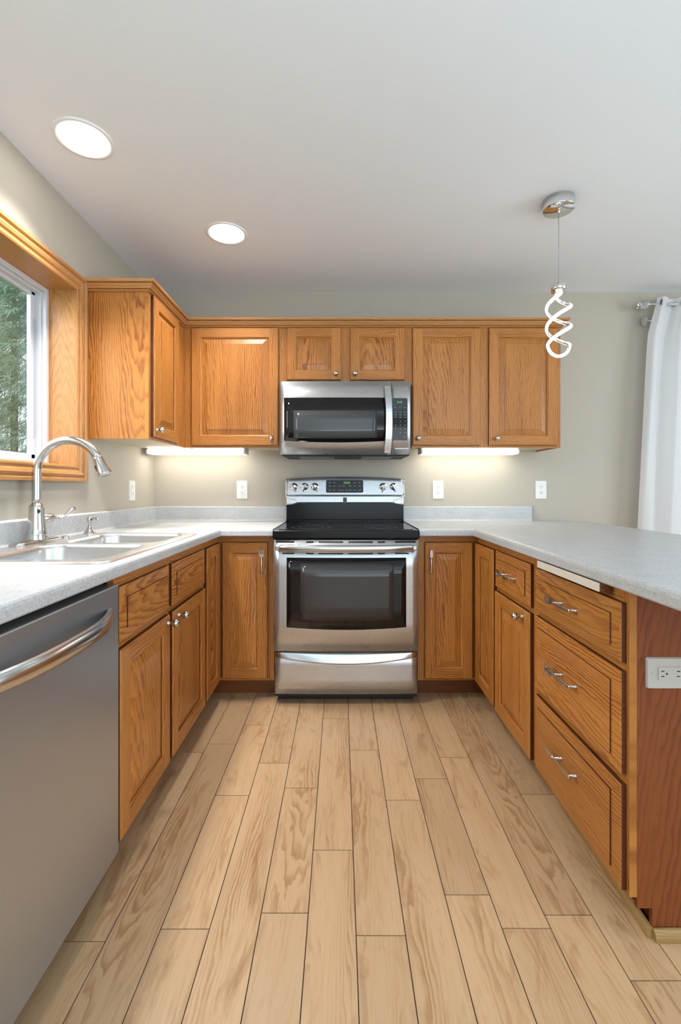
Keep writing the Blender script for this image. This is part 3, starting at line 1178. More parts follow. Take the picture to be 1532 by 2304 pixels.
ct = thing("countertop", "grey laminate worktop around the sink, left of the range", "countertop", (0, 0, 0), 0, "grey laminate worktops")
b = MB()
SX0, SX1, SY0, SY1 = -1.185, -0.69, 1.315, 2.130      # cut-out
YE = 0.62
inn = EL - 0.022
for x0_, x1_, y0_, y1_ in ((WX + 0.002, inn, YE, SY0), (WX + 0.002, inn, SY1, EB + 0.022), (WX + 0.002, SX0, SY0, SY1), (SX1, inn, SY0, SY1),
                           (WX + 0.002, -0.354, EB + 0.022, BY - 0.002)):
    b.box(x0_, x1_, y0_, y1_, CT_B, CT)
b.sweep([(EL, YE), (EL, EB), (-0.354, EB)], edge_prof)
b.build("slab", COUNTER, ct)
b = MB()
splash(b, [(WX + 0.001, YE), (WX + 0.001, BY - 0.001), (-0.354, BY - 0.001)])
b.build("backsplash", COUNTER, ct)

ct = thing("countertop", "grey laminate peninsula worktop right of the range", "countertop", (0, 0, 0), 0, "grey laminate worktops")
PXR, PYE, RC = 1.575, 0.80, 0.20


def arc(cx, cy, r, a0, a1, n=8):
    return [(cx + r * math.cos(R(a0 + (a1 - a0) * k / n)), cy + r * math.sin(R(a0 + (a1 - a0) * k / n))) for k in range(n + 1)]


def outline(o):
    """open outline, from the range round the peninsula to the wall, inset by o"""
    return ([(0.412, EB + o), (ER + o, EB + o)] + arc(ER + 0.10, PYE + 0.10, 0.10 - o, 180, 270) + arc(PXR - RC, PYE + RC, RC - o, 270, 360) +
            arc(PXR - RC, BY - RC, RC - o, 0, 90)[:-1] + [(PXR - RC - 0.02, BY - 0.002)])


b = MB()
inner = outline(0.022) + [(0.412, BY - 0.002)]
b.face([(x, y, CT) for x, y in inner])
b.face([(x, y, CT_B) for x, y in reversed(inner)])
b.sweep(outline(0.0), edge_prof)
b.build("slab", COUNTER, ct)
b = MB()
splash(b, [(0.412, BY - 0.001), (1.262, BY - 0.001)])
b.box(1.262, 1.271, BY - 0.021, BY - 0.001, CT, 1.0108, None, 1, 0.001)
b.build("backsplash", [COUNTER, mat("splash_end_cap", (0.30, 0.295, 0.29), 0.5)], ct)

# ================================================================== range
RXC = 0.029
rg = thing("range", "stainless steel electric range with black glass cooktop", "oven range", (RXC, 0, 0))
b = MB()
b.box(-0.374, 0.374, 2.405, 2.985, 0.03, 0.866)
b.box(-0.36, 0.36, 2.44, 2.96, 0.0, 0.031)
b.build("body", DARK, rg)
# cooktop with rolled front edge and a raised glass field
b = MB()
b.box(-0.3795, 0.3795, 2.341, 2.948, 0.868, 0.9125, None, 0, 0.007, 3)
b.box(-0.352, 0.352, 2.375, 2.925, 0.911, 0.9150, None, 1, 0.001)
for cx, cy, r_ in ((-0.19, 2.50, 0.105), (0.19, 2.50, 0.085), (-0.19, 2.76, 0.078), (0.19, 2.76, 0.105), (0.0, 2.79, 0.06)):
    for rr in (r_, r_ * 0.62):
        b.lathe([(rr, 0.9151), (rr + 0.0015, 0.9153), (rr + 0.0025, 0.9151)], Matrix.Translation((cx, cy, 0)), 36, 2, False, False)
b.build("cooktop", [BLACK_ENAMEL, BLACK_GLASS, mat("burner_ring_print", (0.10, 0.10, 0.10), 0.3)], rg)
# black riser behind the cooktop
b = MB()
b.box(-0.379, 0.379, 2.942, 2.99, 0.905, 1.04, None, 0, 0.004)
b.box(-0.379, 0.379, 2.930, 2.95, 0.912, 0.928, None, 0, 0.004)
b.build("riser", BLACK_ENAMEL, rg)


def face_y(z):
    return 2.914 + (z - 1.085) * 0.20


# steel control panel, arched top, stepped lower band
def top_z(x):
    return 1.190 + 0.013 * (1 - (x / 0.38) ** 2)


def bot_z(x):
    a = abs(x)
    if a > 0.335:
        return 1.022
    if a > 0.300:
        return 1.022 + 0.012 * (0.335 - a) / 0.035
    return 1.034


b = MB()
xs = arange(-0.379, 0.379, 36)
b.loft(xs, lambda x: 1.083, top_z, lambda x, z: face_y(z) + (0.010 * ((z - top_z(x) + 0.018) / 0.018) ** 2 if z > top_z(x) - 0.018 else 0), 0.055, 14)
b.loft(xs, bot_z, lambda x: 1.083, lambda x, z: 2.914 - (1.083 - z) * 0.16, 0.060, 5)
b.build("control_panel", STEEL, rg)
for s in (-1, 1):   # the curved bright cheek at each lower corner
    bgm = MB()
    pts = [(s * 0.378, 1.085), (s * 0.368, 1.070), (s * 0.350, 1.060), (s * 0.325, 1.056), (s * 0.312, 1.048), (s * 0.308, 1.036)]
    bgm.tube([(x, 2.914 - (1.083 - z) * 0.16 - 0.001, z) for x, z in pts], 0.0035, 8)
    bgm.tube([(s * 0.3785, face_y(z) - 0.0005, z) for z in arange(1.085, 1.188, 6)], 0.003, 8)
    bgm.build("panel_beading", CHROME, rg)
b = MB()
b.prism(rrect(-0.122, 0.117, 1.100, 1.181, 0.010), -0.0015, 0.004, lambda u, v, a: (u, face_y(v) + a, v))
cdb = b
text_mesh("10:31", 0.021, GREEN_LED, "clock_digits", rg, lambda x, y, z: (x + 0.012, face_y(1.163 + y) - 0.0019 - z, 1.163 + y))
b = cdb
for row, xsr in ((1.164, (-0.097, -0.068, 0.062, 0.091)), (1.143, (-0.097, -0.068, -0.032, -0.008, 0.032, 0.062, 0.091)),
                 (1.116, (-0.097, -0.068, -0.037, -0.017, 0.011, 0.033, 0.064, 0.094))):
    for i, x in enumerate(xsr):
        for q in range(3):
            hh = random.uniform(0.002, 0.0045)
            b.box(x - 0.007 + q * 0.005, x - 0.003 + q * 0.005, face_y(row) - 0.0022, face_y(row) - 0.0012, row - hh / 2, row + hh / 2, None, 1)
b.build("control_display", [BLACK_GLASS, KEY_PRINT], rg)
b = MB()
b.box(-0.013, 0.012, 2.9045, 2.909, 1.041, 1.070, None, 0, 0.002)
b.box(-0.010, 0.009, 2.9035, 2.9048, 1.045, 1.053, None, 1)
b.box(-0.010, 0.009, 2.9035, 2.9048, 1.061, 1.066, None, 1)
b.box(-0.007, 0.006, 2.9035, 2.9048, 1.055, 1.059, None, 1)
b.build("badge", [mat("badge_grey", (0.16, 0.16, 0.16), 0.4), LOGO_PRINT], rg)
for i, x in enumerate((-0.328, -0.260, -0.194, 0.245, 0.313)):
    b = MB()
    rot = Matrix.Translation((0, face_y(1.137), 1.137)) @ Matrix.Rotation(R(90 + 11), 4, 'X')
    b.lathe([(0.026, 0), (0.026, 0.003), (0.023, 0.005), (0.020, 0.016), (0.017, 0.019), (0.0, 0.020)], rot, 24, 0, True, False)
    b.box(-0.0055, 0.0055, -0.024, 0.024, 0.012, 0.032, None, 0, 0.003, 2, rot @ Matrix.Rotation(R((25, -20, 40, -15, 30)[i]), 4, 'Z'))
    b.build("control_knob", [CHROME], rg, (x, 0, 0))

# oven door
BULGE = 0.010
yd = lambda x, z: 2.352 - BULGE * (1 - (x / 0.373) ** 2)
od = MB()
od.loft(arange(-0.373, 0.373, 24), lambda x: 0.288, lambda x: 0.862, yd, 0.045, 4)
door = od.build("oven_door", STEEL, rg)
b = MB()
wz0 = lambda x: 0.412 - 0.012 * (1 - (x / 0.31) ** 2)
b.loft(arange(-0.307, 0.310, 24), wz0, lambda x: 0.771, lambda x, z: yd(x, z) - 0.0016, 0.004, 4)
b.build("oven_window", BLACK_GLASS, door)
b = MB()
b.loft(arange(-0.236, 0.246, 16), lambda x: 0.452 - 0.006 * (1 - (x / 0.24) ** 2), lambda x: 0.741, lambda x, z: yd(x, z) - 0.0022, 0.001, 4)
b.build("inner_window", OVEN_GLASS, door)
seg = [(-0.362, -0.268), (-0.206, -0.168), (-0.142, -0.016), (0.012, 0.137), (0.162, 0.200), (0.252, 0.357)]
for k, zz in enumerate((0.8525, 0.7925)):
    for i, (xa, xb) in enumerate(seg):
        if k and i == 0:
            xa = -0.330
        if k and i == 5:
            xb = 0.324
        b = MB()
        b.loft(arange(xa, xb, 4), lambda x: zz - 0.003, lambda x: zz + 0.003, lambda x, z: yd(x, z) - 0.0012, 0.003, 1)
        b.build("vent_slot", SLOT, door)
# broad bowed handle
b = MB()
n = 28
xsn = arange(-0.364, 0.364, n)
sec = [(0.0, 0.017), (-0.006, 0.0175), (-0.012, 0.012), (-0.015, 0.0), (-0.012, -0.012), (-0.005, -0.0165), (0.0, -0.016)]
rows = []
for x in xsn:
    u = x / 0.364
    proj = 0.027 * (1 - u ** 4)
    sag = -0.006 * (1 - u * u)
    k = 1.0 - 0.35 * abs(u) ** 8
    rows.append([Vector((x, yd(x, 0) - proj + dy, 0.8235 + sag * 0.4 + dz * k)) for dy, dz in sec] +
                [Vector((x, yd(x, 0) - proj + 0.010, 0.8235 + sag * 0.4 + dz * k)) for dz in (-0.012, 0.012)])
m_ = len(rows[0])
for A, B in zip(rows, rows[1:]):
    for k in range(m_):
        j = (k + 1) % m_
        b.face([A[k], A[j], B[j], B[k]], None, 0, True)
b.face(list(reversed(rows[0])))
b.face(rows[-1])
for s in (-1, 1):
    b.box(s * 0.352 - 0.012, s * 0.352 + 0.012, 2.325, 2.356, 0.811, 0.836, None, 0, 0.004)
b.build("handle", STEEL_SMOOTH, door)
# storage drawer with crescent grip
b = MB()
ydr = lambda x, z: 2.372 - 0.006 * (1 - (x / 0.37) ** 2)
b.loft(arange(-0.370, 0.370, 24), lambda x: 0.058, lambda x: 0.276, ydr, 0.03, 3)
dw = b.build("storage_drawer", STEEL, rg)
b = MB()


def crescent(x, z):
    u = x / 0.366
    zb_, zt_ = 0.250 - 0.028 * (1 - u * u), 0.2755
    f = (z - zb_) / max(1e-6, zt_ - zb_)
    return ydr(x, z) - 0.001 - 0.026 * (1 - u * u) * (1 - f) ** 0.8 - 0.003


b.loft(arange(-0.366, 0.366, 28), lambda x: 0.250 - 0.028 * (1 - (x / 0.366) ** 2), lambda x: 0.2755, crescent, 0.002, 6)
b.build("handle", STEEL_SMOOTH, dw)

# ================================================================== microwave
MZ0, MZ1 = 1.319, 1.744
mw = thing("microwave", "stainless over-the-range microwave with black window and keypad", "microwave", (RXC, 0, 0))
b = MB()
b.box(-0.374, 0.374, 2.655, 3.015, MZ0 + 0.012, MZ1 - 0.002)
b.build("body", DARK_GREY, mw)
b = MB()
b.box(-0.370, 0.370, 2.64, 2.99, MZ0 - 0.002, MZ0 + 0.012, None, 0, 0.003)
b.box(-0.28, -0.07, 2.72, 2.95, MZ0 - 0.006, MZ0 - 0.001, None, 1, 0.002)
b.box(0.10, 0.28, 2.72, 2.95, MZ0 - 0.006, MZ0 - 0.001, None, 1, 0.002)
b.build("vent_grille", [DARK, GREY_FILTER], mw)
MY = lambda x, z: 2.625 - 0.010 * (1 - (x / 0.376) ** 2)
b = MB()
b.loft(arange(-0.3755, 0.2635, 20), lambda x: MZ0 + 0.004, lambda x: MZ1, MY, 0.03, 3)
md = b.build("door", STEEL, mw)
b = MB()
b.loft(arange(-0.354, 0.2625, 20), lambda x: 1.402 - 0.010 * (1 - ((x + 0.05) / 0.31) ** 2), lambda x: 1.650, lambda x, z: MY(x, z) - 0.0012, 0.003, 3)
b.build("door_window", BLACK_GLASS, md)
b = MB()
b.loft(arange(-0.300, 0.181, 14), lambda x: 1.419 - 0.004 * (1 - ((x + 0.06) / 0.25) ** 2), lambda x: 1.576, lambda x, z: MY(x, z) - 0.0018, 0.001, 3)
b.build("inner_window", MICRO_MESH, md)
b = MB()
rows = []
for z in arange(1.331, 1.714, 20):
    u = (z - 1.5225) / 0.1915
    pr_ = 0.012 + 0.030 * (1 - u * u)
    xc = 0.240 + 0.007 * (1 - u * u)
    rows.append([Vector((xc + dx, MY(0.24, z) - pr_ + dy, z)) for dx, dy in ((-0.020, 0.004), (-0.017, 0.0), (0.017, 0.0), (0.020, 0.004), (0.020, 0.012), (-0.020, 0.012))])
for A, B in zip(rows, rows[1:]):
    for k in range(6):
        j = (k + 1) % 6
        b.face([A[k], A[j], B[j], B[k]])
b.face(list(reversed(rows[0])))
b.face(rows[-1])
b.box(0.224, 0.256, 2.605, 2.624, 1.335, 1.36, None, 0, 0.002)
b.box(0.224, 0.256, 2.605, 2.624, 1.686, 1.71, None, 0, 0.002)
b.build("handle", STEEL_SMOOTH, md)
b = MB()
b.box(-0.344, -0.337, 2.6215, 2.6235, 1.345, 1.367, None, 0)
b.prism([(-0.333, 1.358), (-0.318, 1.367), (-0.333, 1.345)], 2.6212, 2.6235, lambda u, v, a: (u, a, v))
b.build("emblem", GREY_FILTER, md)
b = MB()
b.loft(arange(0.2655, 0.3755, 6), lambda x: MZ0 + 0.004, lambda x: MZ1, MY, 0.03, 3)
cp = b.build("control_panel", STEEL, mw)
b = MB()
b.prism(rrect(0.2657, 0.357, 1.404, 1.648, 0.008), 0, 1, lambda u, v, a: (u, MY(u, v) - 0.0014 + a * 0.004, v))
kx = (0.289, 0.316, 0.343)
for z, n_ in ((1.593, 2), (1.567, 3), (1.552, 3), (1.537, 3)):
    for x in kx:
        for q in range(n_):
            hh = random.uniform(0.002, 0.004)
            b.box(x - 0.007 + q * 0.005, x - 0.003 + q * 0.005, MY(x, z) - 0.0022, MY(x, z) - 0.0012, z - hh / 2, z + hh / 2, None, 1)
for x, z in ((0.336, 1.425), (0.344, 1.425), (0.340, 1.4475), (0.344, 1.450)):
    b.box(x - 0.003, x + 0.003, MY(x, z) - 0.0022, MY(x, z) - 0.0012, z - 0.001, z + 0.001, None, 1)
for row, z in (("123", 1.513), ("456", 1.492), ("789", 1.471), (" 0 ", 1.450)):
    for i, ch in enumerate(row):
        if ch != ' ':
            print_text(b, ch, 0.013, 1, lambda x, y, q, X=kx[i], Z=z: (X + x, MY(X, Z) - 0.0018 - q, Z + y))
b.build("keypad", [BLACK_GLASS, KEY_PRINT], cp, normals=False)
text_mesh("2:15", 0.016, GREEN_LED, "clock_digits", cp, lambda x, y, q: (0.311 + x, MY(0.31, 1.62) - 0.0018 - q, 1.624 + y))
b = MB()
for q in range(11):
    x = 0.284 + q * 0.0072
    b.box(x, x + 0.0058, MY(x, 1.36) - 0.0008, MY(x, 1.36) + 0.0005, 1.3545, 1.3595)
b.build("nameplate_print", WHITE_PL, cp)

# ================================================================== dishwasher
dy0, dy1 = 0.698, 1.301
dwn = thing("dishwasher", "stainless steel dishwasher with bowed bar handle left of the sink cabinet", "dishwasher", (LX, dy0, 0), R(90))
Wd = dy1 - dy0
b = MB()
b.box(0.004, Wd - 0.004, 0.03, 0.57, 0.105, 0.868)
b.box(0.004, Wd - 0.004, 0.09, 0.12, 0.0, 0.105)
b.build("body", DARK, dwn)
b = MB()
b.box(0.002, Wd - 0.002, -0.020, 0.030, 0.092, 0.857, None, 0, 0.004, 2)
ddoor = b.build("door", STEEL_DW, dwn)
b = MB()
n = 28
rows = []
x0h, x1h = 0.050, Wd - 0.050
for i in range(n + 1):
    u = -1 + 2 * i / n
    x = (x0h + x1h) / 2 + u * (x1h - x0h) / 2
    pr_ = 0.050 * (1 - abs(u) ** 2.6)
    hh = 0.018 + 0.003 * (1 - u * u)
    zc = 0.784
    y_ = -0.020 - pr_
    rows.append([Vector((x, y_ - 0.006, zc - hh + 0.002)), Vector((x, y_ - 0.008, zc)), Vector((x, y_ - 0.006, zc + hh - 0.002)), Vector((x, y_, zc + hh)),
                 Vector((x, y_ + 0.007, zc + hh - 0.002)), Vector((x, y_ + 0.007, zc - hh + 0.002)), Vector((x, y_, zc - hh))])
for A, B in zip(rows, rows[1:]):
    for k in range(7):
        j = (k + 1) % 7
        b.face([A[k], A[j], B[j], B[k]], None, 0, k in (0, 1))
b.face(list(reversed(rows[0])))
b.face(rows[-1])
b.build("handle", STEEL_SMOOTH, ddoor)

# ================================================================== sink
sk = thing("sink", "double bowl stainless steel drop-in sink under the window", "sink", (0, 0, CT))
KX0, KX1, KY0, KY1 = -1.208, -0.664, 1.288, 2.152
b = MB()
outer0 = rrect(KX0, KX1, KY0, KY1, 0.045, 6)
outer1 = rrect(KX0 + 0.004, KX1 - 0.004, KY0 + 0.004, KY1 - 0.004, 0.042, 6)
outer2 = rrect(KX0 + 0.010, KX1 - 0.010, KY0 + 0.010, KY1 - 0.010, 0.038, 6)
for A, za_, B, zb_ in ((outer0, 0.0006, outer1, 0.005), (outer1, 0.005, outer2, 0.006)):
    for k in range(len(A)):
        j = (k + 1) % len(A)
        b.face([(*A[k], za_), (*A[j], za_), (*B[j], zb_), (*B[k], zb_)], None, 0, True)


def bowl_loop(y0_, y1_, ins, r):
    # the back corner near the faucet is cut back: D shaped bowls
    return rrect(-1.085 + ins, -0.705 - ins, y0_ + ins, y1_ - ins, max(0.02, r - ins * 0.6), 6)


bowls = ((1.335, 1.695), (1.745, 2.105))
tmp = bmesh.new()
loops = [outer2] + [bowl_loop(a, c, 0, 0.075) for a, c in bowls]
for lp in loops:
    vsx = [tmp.verts.new((x, y, 0.006)) for x, y in lp]
    for k in range(len(vsx)):
        tmp.edges.new((vsx[k], vsx[(k + 1) % len(vsx)]))
bmesh.ops.triangle_fill(tmp, use_beauty=True, use_dissolve=False, edges=list(tmp.edges))
b.absorb(tmp, None, 0, False)
b.build("rim", STEEL_SINK, sk)
for a, c in bowls:
    b = MB()
    steps = [(0.0, 0.006), (0.004, 0.003), (0.008, -0.008), (0.014, -0.15), (0.024, -0.172), (0.045, -0.182), (0.12, -0.186)]
    LP = [[(x, y, z) for x, y in bowl_loop(a, c, i_, 0.075)] for i_, z in steps]
    for A, B in zip(LP, LP[1:]):
        for k in range(len(A)):
            j = (k + 1) % len(A)
            b.face([A[k], A[j], B[j], B[k]], None, 0, True)
    b.face(LP[-1], None, 0, True)
    b.build("bowl", STEEL_SINK, sk)
    b = MB()
    b.lathe([(0.045, 0), (0.042, 0.003), (0.036, 0.001), (0.030, -0.001), (0.0, -0.001)], Matrix.Translation((-0.90, (a + c) / 2, -0.185)), 24)
    b.build("drain", CHROME, sk)
b = MB()
b.lathe([(0.019, 0), (0.019, 0.004), (0.016, 0.008), (0.0, 0.009)], Matrix.Translation((-1.165, 1.925, 0.006)), 20, 0, True, False)
b.build("hole_cover", CHROME, sk)

# ================================================================== faucet
FX, FYY, FZ = -1.163, 1.742, CT + 0.006
fc = thing("faucet", "brushed nickel pull-down gooseneck faucet behind the sink", "faucet", (FX, FYY, FZ))
b = MB()
for sy in (1,):
    lp0 = rrect(-0.030, 0.030, -0.128, 0.128, 0.029, 8)
    lp1 = rrect(-0.027, 0.027, -0.124, 0.124, 0.026, 8)
    lp2 = rrect(-0.020, 0.020, -0.112, 0.112, 0.019, 8)
    for A, za_, B, zb_ in ((lp0, 0.0, lp0, 0.005), (lp0, 0.005, lp1, 0.010), (lp1, 0.010, lp2, 0.013)):
        for k in range(len(A)):
            j = (k + 1) % len(A)
            b.face([(*A[k], za_), (*A[j], za_), (*B[j], zb_), (*B[k], zb_)], None, 0, True)
    b.face([(*p, 0.013) for p in lp2])
    b.face([(*p, 0.0) for p in reversed(lp0)])
b.build("base_plate", NICKEL, fc)
b = MB()
b.lathe([(0.037, 0.012), (0.0375, 0.016), (0.036, 0.022), (0.0345, 0.032), (0.035, 0.034), (0.034, 0.036), (0.031, 0.060), (0.028, 0.090), (0.0262, 0.115),
         (0.0258, 0.138), (0.0245, 0.143), (0.0185, 0.147), (0.0170, 0.152)], None, 32)
b.build("body", NICKEL, fc)
cxa, cza, Ra = 0.124, 1.189 - FZ, 0.124
pts = [(0, 0, z) for z in arange(0.148, cza, 6)]
for k in range(1, 25):
    th = R(180 - (180 - 27) * k / 24)
    pts.append((cxa + Ra * math.cos(th), 0, cza + Ra * math.sin(th)))
b = MB()
b.tube(pts, 0.0160, 20)
b.build("spout", NICKEL, fc)
th = R(27)
p0 = Vector((cxa + Ra * math.cos(th), 0, cza + Ra * math.sin(th)))
dr_ = Vector((math.sin(th) * 0.9, 0, -math.cos(th))).normalized()
mx = Matrix.Translation(p0) @ dr_.to_track_quat('Z', 'Y').to_matrix().to_4x4()
b = MB()
b.lathe([(0.0165, -0.002), (0.0172, 0.0), (0.0168, 0.006), (0.0185, 0.030), (0.0225, 0.052), (0.0262, 0.066), (0.0262, 0.071), (0.023, 0.072), (0.0, 0.070)], mx, 28, 0, True, False)
sh = b.build("spray_head", NICKEL, fc)
b = MB()
side = dr_.cross(Vector((0, 1, 0)))
bmx = mx
b.box(-0.006, 0.006, -0.006, 0.006, 0.022, 0.048, None, 0, 0.003, 2, Matrix.Translation(-0.0185 * Vector((math.cos(th), 0, math.sin(th))) + Vector((0, 0, 0))) @ mx)
b.build("spray_button", DARK, sh)
b = MB()
b.lathe([(0.0052, 0.0), (0.0052, 0.0015), (0.0, 0.002)], Matrix.Translation((0.0195, -0.0175, 0.122)) @ Vector((0.75, -0.66, 0.05)).to_track_quat('Z', 'Y').to_matrix().to_4x4()
        @ Matrix.Scale(1.7, 4, (0, 1, 0)), 18, 0, True, False)
b.build("sensor_eye", SLOT, fc)
b = MB()
hz = 1.011 - FZ
mxh = Matrix.Translation((0, 0.018, hz)) @ Matrix.Rotation(R(-90), 4, 'X')
b.lathe([(0.0155, 0.0), (0.0155, 0.062), (0.0165, 0.064), (0.0165, 0.072), (0.0145, 0.078), (0.010, 0.088), (0.007, 0.096)], mxh, 22)
lev = [(0.0, 0.108, hz), (0.004, 0.122, hz - 0.004), (0.012, 0.134, hz - 0.004), (0.020, 0.146, hz + 0.004), (0.028, 0.160, hz + 0.018), (0.034, 0.172, hz + 0.029), (0.038, 0.182, hz + 0.033)]
b.tube(lev, [0.0065, 0.0052, 0.0050, 0.0052, 0.0060, 0.0078, 0.0085], 14)
b.build("lever_handle", NICKEL, fc)

# soap dispenser
sd = thing("soap_dispenser", "small nickel soap dispenser pump beside the faucet", "soap dispenser", (-1.160, 2.105, CT + 0.006))
b = MB()
b.lathe([(0.026, 0.0), (0.025, 0.003), (0.021, 0.010), (0.014, 0.020), (0.0105, 0.027), (0.010, 0.032)], None, 24)
b.build("base_collar", NICKEL, sd)
b = MB()
b.lathe([(0.0065, 0.030), (0.0065, 0.042), (0.0085, 0.046), (0.0085, 0.050), (0.0115, 0.054), (0.0125, 0.072), (0.0105, 0.076), (0.0, 0.077)], None, 20, 0, True, False)
b.tube([(0.008, -0.004, 0.066), (0.028, -0.014, 0.070), (0.046, -0.023, 0.069), (0.056, -0.028, 0.064)], [0.0065, 0.0058, 0.005, 0.0045], 12)
b.build("pump_head", NICKEL, sd)

# ================================================================== power outlets
def outlet(label, loc, rot, decora=True, horizontal=False, plate_m=WHITE_PL, w=0.073, h=0.120):
    """plate in own frame: faces -y"""
    o = thing("power_outlet", label, "outlet", loc, 0, "wall power outlets")
    o.rotation_euler = rot
    b = MB()
    b.prism(rrect(-w / 2, w / 2, -h / 2, h / 2, 0.005), -0.006, 0.0, lambda u, v, a: (u * (1 - 0.05 * (a < -0.003)), a, v * (1 - 0.035 * (a < -0.003))))
    for s in (-1, 1):
        b.lathe([(0.003, 0), (0.0025, 0.0012), (0, 0.0015)], Matrix.Translation((0, -0.006, s * 0.048)) @ Matrix.Rotation(R(90), 4, 'X'), 10, 0, True, False)
    b.build("cover_plate", plate_m, o)
    if decora:
        b = MB()
        b.prism(rrect(-0.0168, 0.0168, -0.0335, 0.0335, 0.002), -0.0085, -0.005, lambda u, v, a: (u, a, v))
        rc = b.build("receptacle", plate_m, o)
    for s in (-1, 1):
        if not decora:
            b = MB()
            b.prism(rrect(-0.0165, 0.0165, -0.0135, 0.0135, 0.010), -0.008, -0.005, lambda u, v, a: (u, a, v + s * 0.0195))
            rc = b.build("receptacle", plate_m, o)
        b = MB()
        zc = s * 0.0195
        y_ = -0.0088 if decora else -0.0083
        for x in (-0.0062, 0.0062):
            b.box(x - 0.0011, x + 0.0011, y_, y_ + 0.001, zc + 0.000, zc + 0.008)
        b.lathe([(0.0026, 0), (0.0026, 0.001)], Matrix.Translation((0, y_ + 0.001, zc - 0.006)) @ Matrix.Rotation(R(90), 4, 'X'), 10)
        b.build("slots", SLOT, rc)
    return o


outlet("white outlet on the left wall, near the corner", (WX, 2.70, 1.114), (0, 0, R(90)))
outlet("white outlet on the back wall left of the range", (-0.652, BY, 1.118), (0, 0, 0))
outlet("cream white outlet on the back wall just right of the range", (0.647, BY, 1.118), (0, 0, 0))
outlet("white outlet on the back wall below the right end of the wall cabinets", (1.329, BY, 1.118), (0, 0, 0), decora=False)
outlet("grey white outlet lying sideways on the peninsula end panel", (0.828, 1.1445, 0.666), (0, R(-90), 0), plate_m=GREY_PL, w=0.078, h=0.122)

# ================================================================== under cabinet lights
def strip(label, x0_, x1_):
    o = thing("under_cabinet_light", label, "light fixture", ((x0_ + x1_) / 2, 2.86, UB + 0.009), 0, "under cabinet tube lights")
    w = (x1_ - x0_) / 2
    b = MB()
    b.box(-w - 0.012, w + 0.012, -0.02, 0.085, -0.010, -0.0005, None, 0, 0.001)
    for s in (-1, 1):
        b.box(s * w - 0.012 * (s < 0), s * w + 0.012 * (s > 0), -0.030, 0.085, -0.036, -0.010, None, 0, 0.002)
    b.build("housing", GREY_PL, o)
    b = MB()
    poly = [(-0.028, -0.010), (-0.032, -0.016), (-0.032, -0.030), (-0.026, -0.036), (0.075, -0.036), (0.082, -0.028), (0.082, -0.010)]
    b.prism(poly, -w, w, lambda u, v, a: (a, u, v))
    b.build("diffuser", STRIP_LENS, o)
    return o


strip("lit white tube light under the cabinet left of the microwave", -1.200, -0.605)
strip("lit white tube light under the cabinets right of the microwave", 0.512, 1.105)

# ================================================================== ceiling lights
def can(label, x, y, beam=1.0):
    o = thing("recessed_light", label, "ceiling light", (x, y, CZ), 0, "recessed ceiling lights")
    b = MB()
    b.lathe([(0.104, 0.0), (0.103, -0.003), (0.098, -0.0045), (0.090, -0.004), (0.087, -0.0015)], None, 48, 0, False, False)
    b.build("trim_ring", WHITE_TRIM, o)
    b = MB()
    b.lathe([(0.087, -0.0018), (0.05, -0.0024), (0.0, -0.0026)], None, 48, 0, False, False)
    b.build("lens", CAN_LENS, o)
    # the lamp's reflector throws most of its light downwards
    li = bpy.data.lights.new("can_beam", 'AREA')
    li.shape = 'DISK'
    li.size = 0.15
    li.energy = CAN_BEAM * beam
    li.spread = R(100)
    li.color = CAN_COLOR
    lo = bpy.data.objects.new("can_beam_light", li)
    lo.location = (0, 0, -0.006)
    COL.objects.link(lo)
    lo.parent = o
    return o


can("lit recessed ceiling light over the sink, nearer the camera", -0.956, 1.696)
can("lit recessed ceiling light further back, toward the range", -0.581, 2.325, 0.55)

# pendant with a double LED spiral
PXC, PYC = 0.985, 2.055
pn = thing("pendant_light", "chrome pendant with glowing twisted spiral over the peninsula", "pendant light", (PXC, PYC, CZ))
b = MB()
b.lathe([(0.0665, 0.0), (0.0665, -0.043), (0.0655, -0.045), (0.0, -0.045)], None, 48, 0, True, False)
b.lathe([(0.006, -0.045), (0.006, -0.056), (0.002, -0.060)], None, 12)
b.build("canopy", CHROME, pn)
b = MB()
b.tube([(0, 0, -0.055), (0, 0, -0.390)], 0.0014, 8)
b.build("cord", mat("cord_grey", (0.35, 0.35, 0.36), 0.4), pn)
b = MB()
b.lathe([(0.032, -0.385), (0.032, -0.412), (0.0, -0.413)], Matrix.Translation((0, 0, 0)), 32, 0, True, False)
b.build("cap", CHROME, pn)


def zz(py):
    return 2.046 - (py - 636) / 499.5 - CZ


strandA, strandB = [], []
n = 44
for i in range(n + 1):
    py = 653 + (770 - 653) * i / n
    ph = -(py - 680) / 90.0 * 2 * PI
    rr = 0.049 * min(1.0, 0.12 + 0.88 * math.sin(min(1.0, (py - 650) / 36.0) * PI / 2))
    strandB.append(Vector((rr * math.cos(ph), rr * math.sin(ph), zz(py))))
    strandA.append(Vector((-rr * math.cos(ph), -rr * math.sin(ph), zz(py))))
U = []
for k in range(1, 16):
    th = PI * k / 16
    U.append(Vector((0.049 * math.cos(th), 0.0, zz(770) - 0.052 * math.sin(th))))
full = strandB + U + list(reversed(strandA))
b = MB()
b.tube(full, 0.0072, 12)
for f in b.bm.faces:
    c_ = f.calc_center_median()
    k_ = min(range(len(full)), key=lambda i: (full[i] - c_).length_squared)
    if len(strandB) <= k_ < len(strandB) + len(U):
        o_ = full[k_] - Vector((0, 0, zz(770)))
    else:
        o_ = Vector((full[k_].x, full[k_].y, 0))
    if o_.length > 0.012 and (c_ - full[k_]).normalized().dot(o_.normalized()) < -0.25:
        f.material_index = 1
b.build("led_spiral", [PEND_LENS, CHROME], pn)

